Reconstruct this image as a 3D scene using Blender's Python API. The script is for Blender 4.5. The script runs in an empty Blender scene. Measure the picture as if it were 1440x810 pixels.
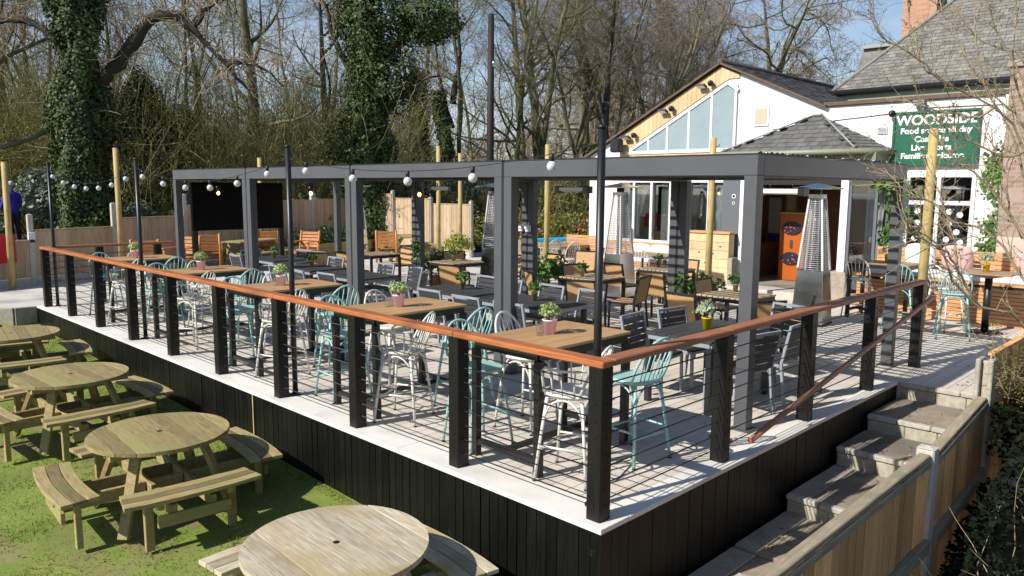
import bpy, bmesh, math, random
import numpy as np
from mathutils import Vector, Matrix, noise
R = math.radians
PI = math.pi
random.seed(7)
C = bpy.context.scene.collection
SC = bpy.context.scene

# ------------------------------------------------------------------ camera, light, world
SUN_EL, SUN_AZ = 38.0, 166.0            # the sun stands beyond the lawn, to the left of and a little behind the view
VIEW_XY, VIEW_YAW = (-3.8186, -2.9353), R(44.601)
cd = bpy.data.cameras.new('camera'); cam = bpy.data.objects.new('camera', cd); C.objects.link(cam)
cd.sensor_width = 36; cd.lens = 1080.22 / 1440 * 36; cd.clip_start = .05; cd.clip_end = 2000
yaw, pit, rol = VIEW_YAW, R(-7.490), R(0.344)
fw = Vector((math.cos(pit)*math.cos(yaw), math.cos(pit)*math.sin(yaw), math.sin(pit)))
rt = Vector((math.sin(yaw), -math.cos(yaw), 0)); up = rt.cross(fw)
r2 = math.cos(rol)*rt + math.sin(rol)*up; u2 = -math.sin(rol)*rt + math.cos(rol)*up
cam.matrix_world = Matrix(((r2.x, u2.x, -fw.x, -3.8186), (r2.y, u2.y, -fw.y, -2.9353), (r2.z, u2.z, -fw.z, 2.2213), (0, 0, 0, 1)))
SC.camera = cam
SC.view_settings.view_transform = 'Standard'; SC.view_settings.look = 'None'
SC.view_settings.exposure = 0.32; SC.view_settings.gamma = 1.0
SC.view_settings.use_curve_mapping = False
SC.cycles.max_bounces = 6; SC.cycles.transparent_max_bounces = 12
SC.cycles.caustics_reflective = False; SC.cycles.caustics_refractive = False

sd = bpy.data.lights.new('sun', 'SUN'); sd.energy = 5.0; sd.angle = R(.53); sd.color = (1, .945, .865)
sun = bpy.data.objects.new('sun', sd); C.objects.link(sun); sun.location = (-20, 5, 30)
sv = Vector((math.cos(R(SUN_EL))*math.cos(R(SUN_AZ)), math.cos(R(SUN_EL))*math.sin(R(SUN_AZ)), math.sin(R(SUN_EL))))
sun.rotation_euler = (-sv).to_track_quat('-Z', 'Y').to_euler()

W = bpy.data.worlds.new('World'); SC.world = W; W.use_nodes = True
nt = W.node_tree; nt.nodes.clear()
wo = nt.nodes.new('ShaderNodeOutputWorld'); bg = nt.nodes.new('ShaderNodeBackground'); sky = nt.nodes.new('ShaderNodeTexSky')
sky.sky_type = 'NISHITA'; sky.sun_disc = False; sky.sun_elevation = R(SUN_EL)
sky.sun_rotation = R(90 - SUN_AZ)
sky.air_density = 1.0; sky.dust_density = .25; sky.ozone_density = 2.5
tc = nt.nodes.new('ShaderNodeTexCoord'); mp = nt.nodes.new('ShaderNodeMapping'); mp.inputs['Scale'].default_value = (1.6, 1.6, 4.5)
nz = nt.nodes.new('ShaderNodeTexNoise'); nz.inputs['Scale'].default_value = 2.2; nz.inputs['Detail'].default_value = 7; nz.inputs['Roughness'].default_value = .6
cr = nt.nodes.new('ShaderNodeValToRGB'); cr.color_ramp.elements[0].position = .36; cr.color_ramp.elements[1].position = .64
cr.color_ramp.elements[0].color = (.0, .0, .0, 1); cr.color_ramp.elements[1].color = (1, 1, 1, 1)
mx = nt.nodes.new('ShaderNodeMix'); mx.data_type = 'RGBA'; mx.inputs[7].default_value = (7.2, 7.6, 8.2, 1)
nt.links.new(tc.outputs['Generated'], mp.inputs[0]); nt.links.new(mp.outputs[0], nz.inputs[0]); nt.links.new(nz.outputs[0], cr.inputs[0])
sx_ = nt.nodes.new('ShaderNodeSeparateXYZ'); el_ = nt.nodes.new('ShaderNodeMapRange'); el_.inputs[1].default_value = .30; el_.inputs[2].default_value = .07; el_.inputs[3].default_value = 0; el_.inputs[4].default_value = .72
nt.links.new(tc.outputs['Generated'], sx_.inputs[0]); nt.links.new(sx_.outputs[2], el_.inputs[0])
cm_ = nt.nodes.new('ShaderNodeMath'); cm_.operation = 'MULTIPLY'; nt.links.new(cr.outputs[0], cm_.inputs[0]); nt.links.new(el_.outputs[0], cm_.inputs[1])
nt.links.new(cm_.outputs[0], mx.inputs[0]); nt.links.new(sky.outputs[0], mx.inputs[6]); nt.links.new(mx.outputs[2], bg.inputs[0])
bg.inputs[1].default_value = .095
nt.links.new(bg.outputs[0], wo.inputs[0])

# ------------------------------------------------------------------ materials
MATS = {}
def mat(name, c1, c2=None, scale=6.0, rough=.6, metal=0.0, stretch=(1, 1, 1), island=0.0, bump=0.0, detail=5, spec=.5,
        c3=None, s3=1.5, t3=.55, trans=0.0, emis=None, gen='Object', rnd=0.0, bdist=.02, mossy=None):
    m = bpy.data.materials.new(name); m.use_nodes = True; t = m.node_tree; b = t.nodes['Principled BSDF']
    b.inputs['Roughness'].default_value = rough; b.inputs['Metallic'].default_value = metal
    b.inputs['Specular IOR Level'].default_value = spec
    L = t.links.new
    if trans: b.inputs['Transmission Weight'].default_value = trans
    if c2 is None: c2 = c1
    co = t.nodes.new('ShaderNodeTexCoord'); mpn = t.nodes.new('ShaderNodeMapping'); mpn.inputs['Scale'].default_value = stretch
    L(co.outputs[gen], mpn.inputs[0])
    n = t.nodes.new('ShaderNodeTexNoise'); n.inputs['Scale'].default_value = scale; n.inputs['Detail'].default_value = detail; n.inputs['Roughness'].default_value = .62
    L(mpn.outputs[0], n.inputs['Vector'])
    rp = t.nodes.new('ShaderNodeValToRGB'); rp.color_ramp.elements[0].position = .33; rp.color_ramp.elements[1].position = .67
    rp.color_ramp.elements[0].color = (*c1, 1); rp.color_ramp.elements[1].color = (*c2, 1)
    L(n.outputs[0], rp.inputs[0]); out = rp.outputs[0]
    if c3:
        n3 = t.nodes.new('ShaderNodeTexNoise'); n3.inputs['Scale'].default_value = s3; n3.inputs['Detail'].default_value = 4
        L(co.outputs[gen], n3.inputs['Vector'])
        r3 = t.nodes.new('ShaderNodeValToRGB'); r3.color_ramp.elements[0].position = t3 - .1; r3.color_ramp.elements[1].position = t3 + .1
        L(n3.outputs[0], r3.inputs[0])
        mm = t.nodes.new('ShaderNodeMix'); mm.data_type = 'RGBA'; mm.inputs[7].default_value = (*c3, 1)
        L(r3.outputs[0], mm.inputs[0]); L(out, mm.inputs[6]); out = mm.outputs[2]
    if island or rnd:
        hs = t.nodes.new('ShaderNodeHueSaturation'); mr = t.nodes.new('ShaderNodeMapRange')
        if island:
            g = t.nodes.new('ShaderNodeNewGeometry'); L(g.outputs['Random Per Island'], mr.inputs[0]); v = island
        else:
            g = t.nodes.new('ShaderNodeObjectInfo'); L(g.outputs['Random'], mr.inputs[0]); v = rnd
        mr.inputs[3].default_value = 1 - v; mr.inputs[4].default_value = 1 + v
        L(mr.outputs[0], hs.inputs['Value']); L(out, hs.inputs['Color']); out = hs.outputs[0]
    L(out, b.inputs['Base Color'])
    if bump:
        bp = t.nodes.new('ShaderNodeBump'); bp.inputs['Strength'].default_value = bump; bp.inputs['Distance'].default_value = bdist
        L(n.outputs[0], bp.inputs['Height']); L(bp.outputs[0], b.inputs['Normal'])
    if emis:
        b.inputs['Emission Color'].default_value = (*emis[:3], 1); b.inputs['Emission Strength'].default_value = emis[3]
    MATS[name] = m
    return m
def leafmat(name, c1, c2, rough=.5, spec=.5, tl=.25):
    m = mat(name, c1, c2, 1.1, rough, island=.35, spec=spec)
    t = m.node_tree; b = t.nodes['Principled BSDF']; o = t.nodes['Material Output']
    tr = t.nodes.new('ShaderNodeBsdfTranslucent'); ad = t.nodes.new('ShaderNodeMixShader'); ad.inputs[0].default_value = tl
    t.links.new(b.inputs['Base Color'].links[0].from_socket, tr.inputs[0])
    t.links.new(b.outputs[0], ad.inputs[1]); t.links.new(tr.outputs[0], ad.inputs[2]); t.links.new(ad.outputs[0], o.inputs[0])
    return m
def glassmat(name, tint=(.9, .95, .95), refl=.12, blend=.45, gain=.5):
    m = bpy.data.materials.new(name); m.use_nodes = True; t = m.node_tree; t.nodes.clear()
    o = t.nodes.new('ShaderNodeOutputMaterial'); mxs = t.nodes.new('ShaderNodeMixShader'); tp = t.nodes.new('ShaderNodeBsdfTransparent'); gl = t.nodes.new('ShaderNodeBsdfGlossy')
    lw = t.nodes.new('ShaderNodeLayerWeight'); lw.inputs[0].default_value = blend
    ma = t.nodes.new('ShaderNodeMath'); ma.operation = 'MULTIPLY_ADD'; ma.inputs[1].default_value = gain; ma.inputs[2].default_value = refl
    tp.inputs[0].default_value = (*tint, 1); gl.inputs['Roughness'].default_value = .02
    t.links.new(lw.outputs['Fresnel'], ma.inputs[0]); t.links.new(ma.outputs[0], mxs.inputs[0]); t.links.new(tp.outputs[0], mxs.inputs[1]); t.links.new(gl.outputs[0], mxs.inputs[2]); t.links.new(mxs.outputs[0], o.inputs[0])
    MATS[name] = m; return m

mat('picnic_wood', (.20, .145, .058), (.35, .27, .125), 9, .75, stretch=(5, .5, 5), island=.32, bump=.4, c3=(.24, .225, .085), s3=2.6, t3=.56, bdist=.006)
mat('pale_picnic_wood', (.35, .29, .185), (.55, .495, .38), 9, .75, stretch=(5, .5, 5), island=.2, bump=.35, c3=(.36, .27, .13), s3=2.4, t3=.57, bdist=.006)
mat('hole_shade', (.01, .009, .008))
mat('rail_wood', (.32, .09, .028), (.50, .18, .055), 9, .48, stretch=(7, .35, 7), bump=.3, c3=(.20, .07, .035), s3=1.6, t3=.62, bdist=.004)
mat('rail_wood_cross', (.25, .09, .04), (.40, .165, .08), 9, .55, stretch=(.35, 7, 7), bump=.3, c3=(.21, .115, .075), s3=1.3, t3=.58, bdist=.004)
mat('black_timber', (.0035, .0035, .0035), (.008, .0078, .007), 12, .42, spec=.22, stretch=(3, 3, .3), island=.3, bump=.35, c3=(.05, .047, .04), s3=7, t3=.78, bdist=.006)
mat('post_timber', (.006, .006, .006), (.013, .012, .011), 10, .42, spec=.3, stretch=(4, 4, .3), bump=.3, bdist=.005)
mat('black_metal', (.012, .012, .013), rough=.4)
mat('cable_steel', (.02, .02, .02), rough=.45, metal=.3)
mat('trim_board', (.70, .665, .605), (.77, .74, .685), 3, .7, c3=(.54, .52, .48), s3=1.1, t3=.6, bump=.05)
mat('deck_board', (.55, .495, .425), (.67, .61, .535), 7, .72, stretch=(.3, 5, 5), island=.08, bump=.1, c3=(.40, .375, .345), s3=1.3, t3=.63, bdist=.004)
mat('pergola_grey', (.082, .085, .092), (.096, .099, .107), 2, .42, spec=.4)
mat('louvre_grey', (.09, .094, .102), rough=.45)
mat('seal_black', (.012, .012, .014), rough=.5)
mat('mint_paint', (.28, .50, .47), (.36, .58, .55), 5, .38, rnd=.08)
mat('white_paint', (.66, .64, .58), (.74, .72, .67), 5, .42, rnd=.05)
mat('tan_slat', (.38, .225, .10), (.49, .31, .155), 8, .5, stretch=(.4, 6, 6), island=.07, bump=.1, bdist=.003)
mat('dark_slat', (.030, .032, .037), (.048, .050, .056), 8, .5, stretch=(.4, 6, 6), island=.1)
mat('frame_grey', (.27, .30, .335), rough=.4, spec=.5)
mat('frame_black', (.018, .018, .02), rough=.45)
mat('rattan', (.42, .245, .10), (.54, .335, .155), 90, .6, stretch=(1, 1, .12), bump=.4, bdist=.004)
mat('rattan_slat', (.40, .29, .175), (.52, .40, .26), 8, .6, stretch=(.4, 6, 6), island=.1)
mat('orange_wood', (.42, .16, .042), (.52, .225, .072), 7, .5, stretch=(2, 2, 2), island=.1)
mat('steel', (.60, .60, .61), (.68, .68, .68), 3, .16, metal=1.0)
mat('steel_bright', (.66, .66, .66), rough=.35, metal=.35)
mat('pink_pot', (.80, .54, .70), (.86, .62, .78), 5, .4)
mat('yellow_pot', (.78, .58, .01), rough=.4)
mat('olive_pot', (.30, .26, .09), (.36, .31, .12), 5, .5)
mat('terracotta', (.30, .13, .07), (.36, .17, .09), 5, .7)
leafmat('pot_leaf', (.26, .38, .10), (.55, .64, .30))
leafmat('pale_leaf', (.30, .38, .22), (.58, .62, .46))
leafmat('green_leaf', (.05, .13, .02), (.14, .26, .05))
leafmat('lime_leaf', (.22, .26, .04), (.38, .38, .08))
leafmat('ivy_leaf', (.026, .052, .014), (.085, .125, .038), .55, .28, .10)
leafmat('dark_leaf', (.018, .034, .014), (.045, .072, .028), .5, .4, .1)
leafmat('blue_leaf', (.10, .135, .095), (.24, .28, .21), .45, .6)
leafmat('scrub_leaf', (.19, .20, .045), (.36, .34, .10), .6, .3, .45)
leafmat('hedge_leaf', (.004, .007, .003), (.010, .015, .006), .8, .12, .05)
leafmat('bud_leaf', (.24, .27, .05), (.36, .36, .10))
leafmat('grass_blade', (.145, .225, .02), (.31, .34, .06), .6, .2, .45)
mat('dry_leaf', (.16, .10, .045), (.32, .22, .11), 2, .8, island=.4)
mat('flower_red', (.40, .04, .07), (.55, .12, .15), 20, .5, island=.2)
mat('flower_violet', (.10, .07, .25), rough=.6)
mat('bark', (.145, .125, .07), (.28, .245, .145), 14, .85, stretch=(4, 4, .5), bump=.8, c3=(.075, .085, .030), s3=1.2, t3=.5, bdist=.03)
mat('bark_dark', (.022, .019, .014), (.05, .043, .03), 14, .85, stretch=(4, 4, .5), bump=.8, bdist=.03)
mat('twig', (.145, .13, .065), (.25, .22, .12), 3, .8)
mat('twig_brown', (.25, .20, .145), (.38, .31, .235), 3, .8)
mat('twig_olive', (.20, .19, .07), (.32, .30, .13), 3, .8)
mat('shrub_bark', (.25, .19, .12), (.38, .30, .195), 30, .7)
mat('white_render', (.78, .775, .755), (.82, .815, .80), 3, .8, bump=.08, bdist=.01, c3=(.70, .69, .655), s3=.8, t3=.66)
mat('window_white', (.80, .80, .80), rough=.35)
mat('cladding', (.52, .375, .19), (.66, .505, .29), 9, .65, stretch=(4, 4, .4), island=.12, bump=.15, bdist=.004)
mat('pine_board', (.60, .44, .235), (.70, .55, .33), 7, .6, stretch=(3, 3, .4), island=.1, c3=(.45, .29, .13), s3=5, t3=.7)
mat('bench_slat', (.50, .245, .10), (.60, .33, .15), 8, .55, stretch=(3, .4, 3), island=.1)
mat('wood_top', (.27, .17, .10), (.36, .24, .145), 8, .5, stretch=(3, .5, 3), island=.1)
mat('cushion_white', (.72, .71, .69), (.78, .77, .75), 30, .9)
mat('cushion_pink', (.58, .36, .34), (.66, .45, .42), 30, .9)
mat('curtain', (.66, .66, .64), (.74, .74, .72), 4, .9)
mat('frosted', (.26, .33, .355), (.30, .375, .40), 2, .25, spec=.6)
mat('slate', (.135, .130, .112), (.25, .238, .205), 5, .7, island=.26, bump=.25, c3=(.215, .21, .19), s3=.7, t3=.62, bdist=.01)
mat('porch_slate', (.085, .084, .082), (.15, .147, .138), 5, .7, island=.16, bump=.2, bdist=.008)
mat('slate_dark', (.050, .045, .045), (.095, .085, .082), 5, .6, island=.25, bump=.25, bdist=.01)
mat('lead', (.30, .31, .32), rough=.5)
mat('gutter_green', (.25, .27, .18), rough=.5)
mat('brown_wall', (.10, .065, .045), (.15, .10, .07), 6, .8)
def brickmat(name, a, b, mortar, sc, axis='YZ'):
    m = mat(name, a, b, 5, .85); t = m.node_tree; bs = t.nodes['Principled BSDF']
    br = t.nodes.new('ShaderNodeTexBrick'); br.inputs['Scale'].default_value = sc; br.inputs['Color1'].default_value = (*a, 1); br.inputs['Color2'].default_value = (*b, 1)
    br.inputs['Mortar'].default_value = (*mortar, 1); br.inputs['Mortar Size'].default_value = .02; br.inputs['Brick Width'].default_value = .225*2; br.inputs['Row Height'].default_value = .075*2
    co = t.nodes.new('ShaderNodeTexCoord'); sp = t.nodes.new('ShaderNodeSeparateXYZ'); cb = t.nodes.new('ShaderNodeCombineXYZ'); ad = t.nodes.new('ShaderNodeMath')
    t.links.new(co.outputs['Object'], sp.inputs[0]); t.links.new(sp.outputs[0], ad.inputs[0]); t.links.new(sp.outputs[1], ad.inputs[1])
    t.links.new(ad.outputs[0], cb.inputs[0]); t.links.new(sp.outputs[2], cb.inputs[1]); t.links.new(cb.outputs[0], br.inputs['Vector'])
    t.links.new(br.outputs[0], bs.inputs['Base Color']); return m
brickmat('brick_orange', (.42, .19, .105), (.52, .27, .16), (.38, .30, .24), 2.0)
brickmat('brick_brown', (.27, .17, .125), (.40, .29, .22), (.33, .28, .24), 2.0)
mat('tan_panel', (.50, .42, .33), (.56, .47, .38), 4, .8)
mat('concrete', (.30, .27, .22), (.42, .385, .325), 12, .9, bump=.4, c3=(.23, .225, .18), s3=2, t3=.6, bdist=.01)
mat('concrete_post', (.43, .40, .345), (.55, .52, .46), 14, .9, bump=.3, bdist=.008)
mat('concrete_old', (.33, .30, .23), (.47, .435, .36), 14, .9, bump=.5, c3=(.22, .24, .13), s3=3, t3=.62, bdist=.01)
mat('step_tread', (.25, .205, .145), (.35, .295, .22), 12, .9, bump=.4, c3=(.16, .145, .12), s3=1.5, t3=.58, bdist=.008)
mat('step_nosing', (.36, .335, .28), (.52, .49, .43), 14, .8, bump=.3, c3=(.34, .33, .30), s3=6, t3=.6)
mat('fence_board', (.41, .295, .18), (.56, .42, .27), 9, .85, stretch=(4, 4, .35), island=.16, bump=.3, bdist=.006)
mat('fence_red', (.60, .29, .095), (.76, .45, .19), 9, .8, stretch=(4, 4, .35), island=.45, bump=.3, bdist=.006)
mat('fence_grey', (.25, .195, .13), (.38, .315, .22), 9, .9, stretch=(.5, 6, 6), bump=.5, c3=(.20, .20, .13), s3=4, t3=.6, bdist=.008)
mat('pole_wood', (.38, .275, .09), (.56, .44, .19), 9, .75, stretch=(6, 6, .3), bump=.45, c3=(.34, .25, .11), s3=3.5, t3=.58, bdist=.006)
mat('pole_brown', (.010, .008, .007), (.020, .014, .012), 7, .7, stretch=(3, 3, .3))
mat('planter_wood', (.30, .22, .07), (.38, .29, .11), 7, .7, stretch=(.5, 4, 4), island=.12)
mat('soil', (.03, .022, .015), (.06, .045, .03), 30, .95)
mat('gravel', (.48, .45, .41), (.70, .67, .63), 55, .9, bump=.8, c3=(.36, .335, .30), s3=1.1, t3=.6, bdist=.015)
mat('red_sign', (.55, .015, .02), rough=.5)
mat('sign_green', (.004, .095, .050), (.006, .11, .058), 3, .4)
mat('sign_frame', (.02, .09, .055), rough=.4)
mat('sign_white', (.82, .82, .80), rough=.5)
mat('screen_black', (.003, .003, .0035), (.005, .005, .005), 2, .5, spec=.12)
mat('blue_cloth', (.035, .025, .33), (.05, .04, .40), 8, .8)
mat('dark_cloth', (.02, .02, .025), rough=.9)
mat('skin', (.50, .30, .21), rough=.5)
mat('helmet', (.62, .68, .76), rough=.3)
mat('noodle_blue', (.02, .35, .62), rough=.6)
mat('interior_wood', (.16, .06, .025), (.24, .10, .045), 5, .5, stretch=(4, 4, .4))
mat('poster_cream', (.50, .45, .33), rough=.6)
mat('poster_yellow', (.45, .27, .035), rough=.6)
mat('arcade_orange', (.44, .105, .014), rough=.35)
mat('arcade_dome', (.03, .03, .045), rough=.1)
mat('blue_trim', (.02, .05, .40), rough=.4)
mat('door_grey', (.13, .14, .155), rough=.4)
mat('stone', (.27, .23, .18), (.40, .35, .28), 9, .9, bump=.4, bdist=.01)
mat('paint_dot', (.80, .80, .80), rough=.5)
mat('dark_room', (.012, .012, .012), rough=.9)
mat('bulb_glass', (.95, .95, .96), rough=.05, spec=.9, trans=.35)
mat('amber_glow', (.9, .6, .2), rough=.4, emis=(1, .62, .18, 6))
mat('heater_lamp', (.75, .73, .68), rough=.3)
glassmat('window_glass'); glassmat('tumbler_glass', (.985, .99, .99), .05, .15, .25); glassmat('heater_glass', (.95, .96, .96), .30, .3, .4)
MATS['picnic_wood'].node_tree.nodes['Mapping'].inputs['Rotation'].default_value = (0, 0, 0)

# ------------------------------------------------------------------ mesh helpers
class MB:
    def __init__(s): s.v = []; s.f = []; s.sm = []
    def add(s, vs, fs, smooth=False):
        o = len(s.v); s.v.extend(vs)
        for f in fs: s.f.append([o+i for i in f]); s.sm.append(smooth)
        return s
    def box(s, x0, x1, y0, y1, z0, z1, M=None):
        vs = [(x0,y0,z0),(x1,y0,z0),(x1,y1,z0),(x0,y1,z0),(x0,y0,z1),(x1,y0,z1),(x1,y1,z1),(x0,y1,z1)]
        if M: vs = [tuple(M @ Vector(v)) for v in vs]
        return s.add(vs, [(0,3,2,1),(4,5,6,7),(0,1,5,4),(1,2,6,5),(2,3,7,6),(3,0,4,7)])
    def beam(s, a, b, w, h, upv=(0,0,1)):           # a box from a to b, w wide and h high
        a, b = Vector(a), Vector(b); d = (b-a).normalized(); u = Vector(upv)
        if abs(d.dot(u)) > .98: u = Vector((1,0,0))
        sx = d.cross(u).normalized(); u = sx.cross(d)
        vs = []
        for p in (a, b):
            for (i, j) in ((-1,-1),(1,-1),(1,1),(-1,1)): vs.append(tuple(p + sx*i*w/2 + u*j*h/2))
        return s.add(vs, [(0,1,2,3),(7,6,5,4),(0,4,5,1),(1,5,6,2),(2,6,7,3),(3,7,4,0)])
    def tube(s, pts, r, n=6, cap=True, smooth=True):
        pts = [Vector(p) for p in pts]; k = len(pts)
        rs = r if isinstance(r, (list, tuple)) else [r]*k
        o = len(s.v); pu = None
        for i, p in enumerate(pts):
            d = (pts[min(i+1,k-1)] - pts[max(i-1,0)])
            d = d.normalized() if d.length > 1e-9 else Vector((0,0,1))
            if pu is None:
                ref = Vector((0,0,1)) if abs(d.z) < .9 else Vector((1,0,0))
                u = d.cross(ref).normalized()
            else:
                u = (pu - d*pu.dot(d)); u = u.normalized() if u.length > 1e-6 else d.orthogonal().normalized()
            w = d.cross(u); pu = u
            for j in range(n):
                a = 2*PI*j/n; s.v.append(tuple(p + (u*math.cos(a) + w*math.sin(a))*rs[i]))
        for i in range(k-1):
            for j in range(n):
                s.f.append([o+i*n+j, o+i*n+(j+1)%n, o+(i+1)*n+(j+1)%n, o+(i+1)*n+j]); s.sm.append(smooth)
        if cap:
            s.f.append([o+j for j in range(n)][::-1]); s.sm.append(False)
            s.f.append([o+(k-1)*n+j for j in range(n)]); s.sm.append(False)
        return s
    def lathe(s, prof, n=14, c=(0,0,0), smooth=True):
        o = len(s.v)
        for (r, z) in prof:
            for j in range(n):
                a = 2*PI*j/n; s.v.append((c[0]+r*math.cos(a), c[1]+r*math.sin(a), c[2]+z))
        for i in range(len(prof)-1):
            for j in range(n):
                s.f.append([o+i*n+j, o+i*n+(j+1)%n, o+(i+1)*n+(j+1)%n, o+(i+1)*n+j]); s.sm.append(smooth)
        s.f.append([o+j for j in range(n)][::-1]); s.sm.append(False)
        s.f.append([o+(len(prof)-1)*n+j for j in range(n)]); s.sm.append(False)
        return s
    def prism(s, poly, z0, z1, M=None):
        n = len(poly); vs = [(p[0], p[1], z0) for p in poly] + [(p[0], p[1], z1) for p in poly]
        if M: vs = [tuple(M @ Vector(v)) for v in vs]
        fs = [tuple(range(n))[::-1], tuple(range(n, 2*n))] + [(i, (i+1) % n, n+(i+1) % n, n+i) for i in range(n)]
        return s.add(vs, fs)
    def extr(s, poly, d):                            # 3-D polygon pushed along d
        n = len(poly); d = Vector(d); vs = [tuple(Vector(p)) for p in poly] + [tuple(Vector(p)+d) for p in poly]
        fs = [tuple(range(n))[::-1], tuple(range(n, 2*n))] + [(i, (i+1) % n, n+(i+1) % n, n+i) for i in range(n)]
        return s.add(vs, fs)
    def mesh(s, name, m, bevel=0.0, fix=True):
        me = bpy.data.meshes.new(name); me.from_pydata(s.v, [], s.f)
        me.polygons.foreach_set('use_smooth', s.sm)
        if bevel or fix:
            b = bmesh.new(); b.from_mesh(me)
            if fix: bmesh.ops.recalc_face_normals(b, faces=b.faces)
            if bevel:
                es = [e for e in b.edges if len(e.link_faces) == 2 and e.calc_face_angle(0) > .6 and e.calc_length() > bevel*2.5]
                bmesh.ops.bevel(b, geom=es, offset=bevel, segments=1, affect='EDGES', profile=.5, clamp_overlap=True)
            b.to_mesh(me); b.free()
        me.materials.append(MATS[m] if isinstance(m, str) else m)
        return me
    def build(s, name, m, parent=None, label=None, bevel=0.0, fix=True):
        o = bpy.data.objects.new(name, s.mesh(name, m, bevel, fix)); C.objects.link(o)
        if parent is not None: o.parent = parent
        if label: o['label'] = label
        return o
def npmesh(name, V, F, m, parent=None):             # big meshes: V (n,3), F (k,4) or (k,3)
    me = bpy.data.meshes.new(name); k, w = F.shape
    me.vertices.add(len(V)); me.vertices.foreach_set('co', np.asarray(V, np.float32).ravel())
    me.loops.add(k*w); me.loops.foreach_set('vertex_index', F.astype(np.int32).ravel())
    me.polygons.add(k); me.polygons.foreach_set('loop_start', np.arange(0, k*w, w, dtype=np.int32))
    me.update(calc_edges=True); me.materials.append(MATS[m])
    o = bpy.data.objects.new(name, me); C.objects.link(o)
    if parent is not None: o.parent = parent
    return o
def tag(o, label, cat, group=None):
    o['label'] = label; o['category'] = cat
    if group: o['group'] = group
    return o
def thing(name, label, cat, loc=(0,0,0), rz=0, group=None):
    o = bpy.data.objects.new(name, None); C.objects.link(o); o.empty_display_size = .2
    o.location = loc; o.rotation_euler = (0, 0, rz)
    return tag(o, label, cat, group)
def dup(root, loc, rz, label, group=None, sc=None):
    r = root.copy(); C.objects.link(r); r.location = loc; r.rotation_euler = (0, 0, rz); r['label'] = label
    if group: r['group'] = group
    if sc: r.scale = sc
    for ch in root.children:
        c = ch.copy(); C.objects.link(c); c.parent = r
        for g in ch.children:
            d = g.copy(); C.objects.link(d); d.parent = c
    return r
def struct(o): o['kind'] = 'structure'; return o
def stuff(o): o['kind'] = 'stuff'; return o
def leaves(rng, P, size, N=None, jit=1.0, asp=.7):  # one quad per point of P, facing N with jitter
    n = len(P); d = rng.normal(size=(n,3))
    if N is not None: d = N + jit*d
    d /= np.linalg.norm(d, axis=1)[:,None] + 1e-9
    t = rng.normal(size=(n,3)); a = np.cross(d, t); a /= np.linalg.norm(a, axis=1)[:,None] + 1e-9; b = np.cross(d, a)
    s = size*rng.uniform(.45, 1.45, n)[:,None]
    fold = d*s*.15
    V = np.stack([P - a*s*.5, P - b*s*.5*asp + fold, P + a*s*.5, P + b*s*.5*asp + fold], 1).reshape(-1,3)
    return V, np.arange(4*n).reshape(n,4)
def bearing(b, D, z=0.0):                           # b = tangent of the angle right of the view axis
    c, s = math.cos(VIEW_YAW), math.sin(VIEW_YAW)
    return (VIEW_XY[0] + D*(c + b*s), VIEW_XY[1] + D*(s - b*c), z)
def px(x): return (x - 720)/1080.22

# ------------------------------------------------------------------ ground
def sst(a, b, x):
    t = min(1, max(0, (x-a)/(b-a))); return t*t*(3-2*t)
def lawn_z(x, y):
    return -.74 + .026*max(-6, min(13, y)) + .08*max(-5, min(0, x))
def ground_z(x, y):
    z = lawn_z(x, y)
    z = z*(1-sst(12.6, 14.2, y)*sst(-6, -1.5, x)) + (-.06)*sst(12.6, 14.2, y)*sst(-6, -1.5, x)     # gravel terrace
    far = sst(17, 24, y); z = z*(1-far) + (-.25 + .15*math.sin(x*.13)*math.cos(y*.11))*far
    z += .72*math.exp(-((x-3)**2)/30)*sst(21, 24, y)
    right = sst(-.9, -2.2, y); z = z*(1-right) + (-1.35)*right
    if x > 5 and y > -2.5: z = z*(1-sst(5, 6, x)) + min(z, -.3)*sst(5, 6, x)
    return z
xs = [-220, -120, -70, -45, -30, -20] + [-14+.5*i for i in range(75)] + [26, 32, 40, 55, 80, 130, 220]
ys = [-220, -120, -70, -40, -25, -16] + [-10+.5*i for i in range(80)] + [32, 36, 42, 50, 62, 80, 120, 220]
V = np.array([(x, y, ground_z(x, y)) for y in ys for x in xs]); nx = len(xs)
F = np.array([(j*nx+i, j*nx+i+1, (j+1)*nx+i+1, (j+1)*nx+i) for j in range(len(ys)-1) for i in range(nx-1)])
gm = mat('lawn_and_woodland_soil', (.12, .175, .022), (.21, .26, .045), 1.6, .95, bump=.5, c3=(.24, .215, .085), s3=1.3, t3=.62, detail=9, bdist=.04)
t = gm.node_tree; b = t.nodes['Principled BSDF']; src = b.inputs['Base Color'].links[0].from_socket
co = t.nodes.new('ShaderNodeTexCoord'); sp = t.nodes.new('ShaderNodeSeparateXYZ'); t.links.new(co.outputs['Object'], sp.inputs[0])
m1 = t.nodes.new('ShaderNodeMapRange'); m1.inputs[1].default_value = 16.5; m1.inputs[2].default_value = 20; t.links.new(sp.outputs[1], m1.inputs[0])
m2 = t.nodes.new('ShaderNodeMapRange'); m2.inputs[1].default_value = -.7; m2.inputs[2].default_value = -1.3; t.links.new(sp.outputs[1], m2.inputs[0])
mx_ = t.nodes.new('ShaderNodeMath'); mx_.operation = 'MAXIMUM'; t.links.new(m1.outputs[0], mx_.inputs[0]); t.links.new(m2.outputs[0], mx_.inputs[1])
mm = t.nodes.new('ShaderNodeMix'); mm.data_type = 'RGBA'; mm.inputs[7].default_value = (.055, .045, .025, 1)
t.links.new(mx_.outputs[0], mm.inputs[0]); t.links.new(src, mm.inputs[6]); worn = None
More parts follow.
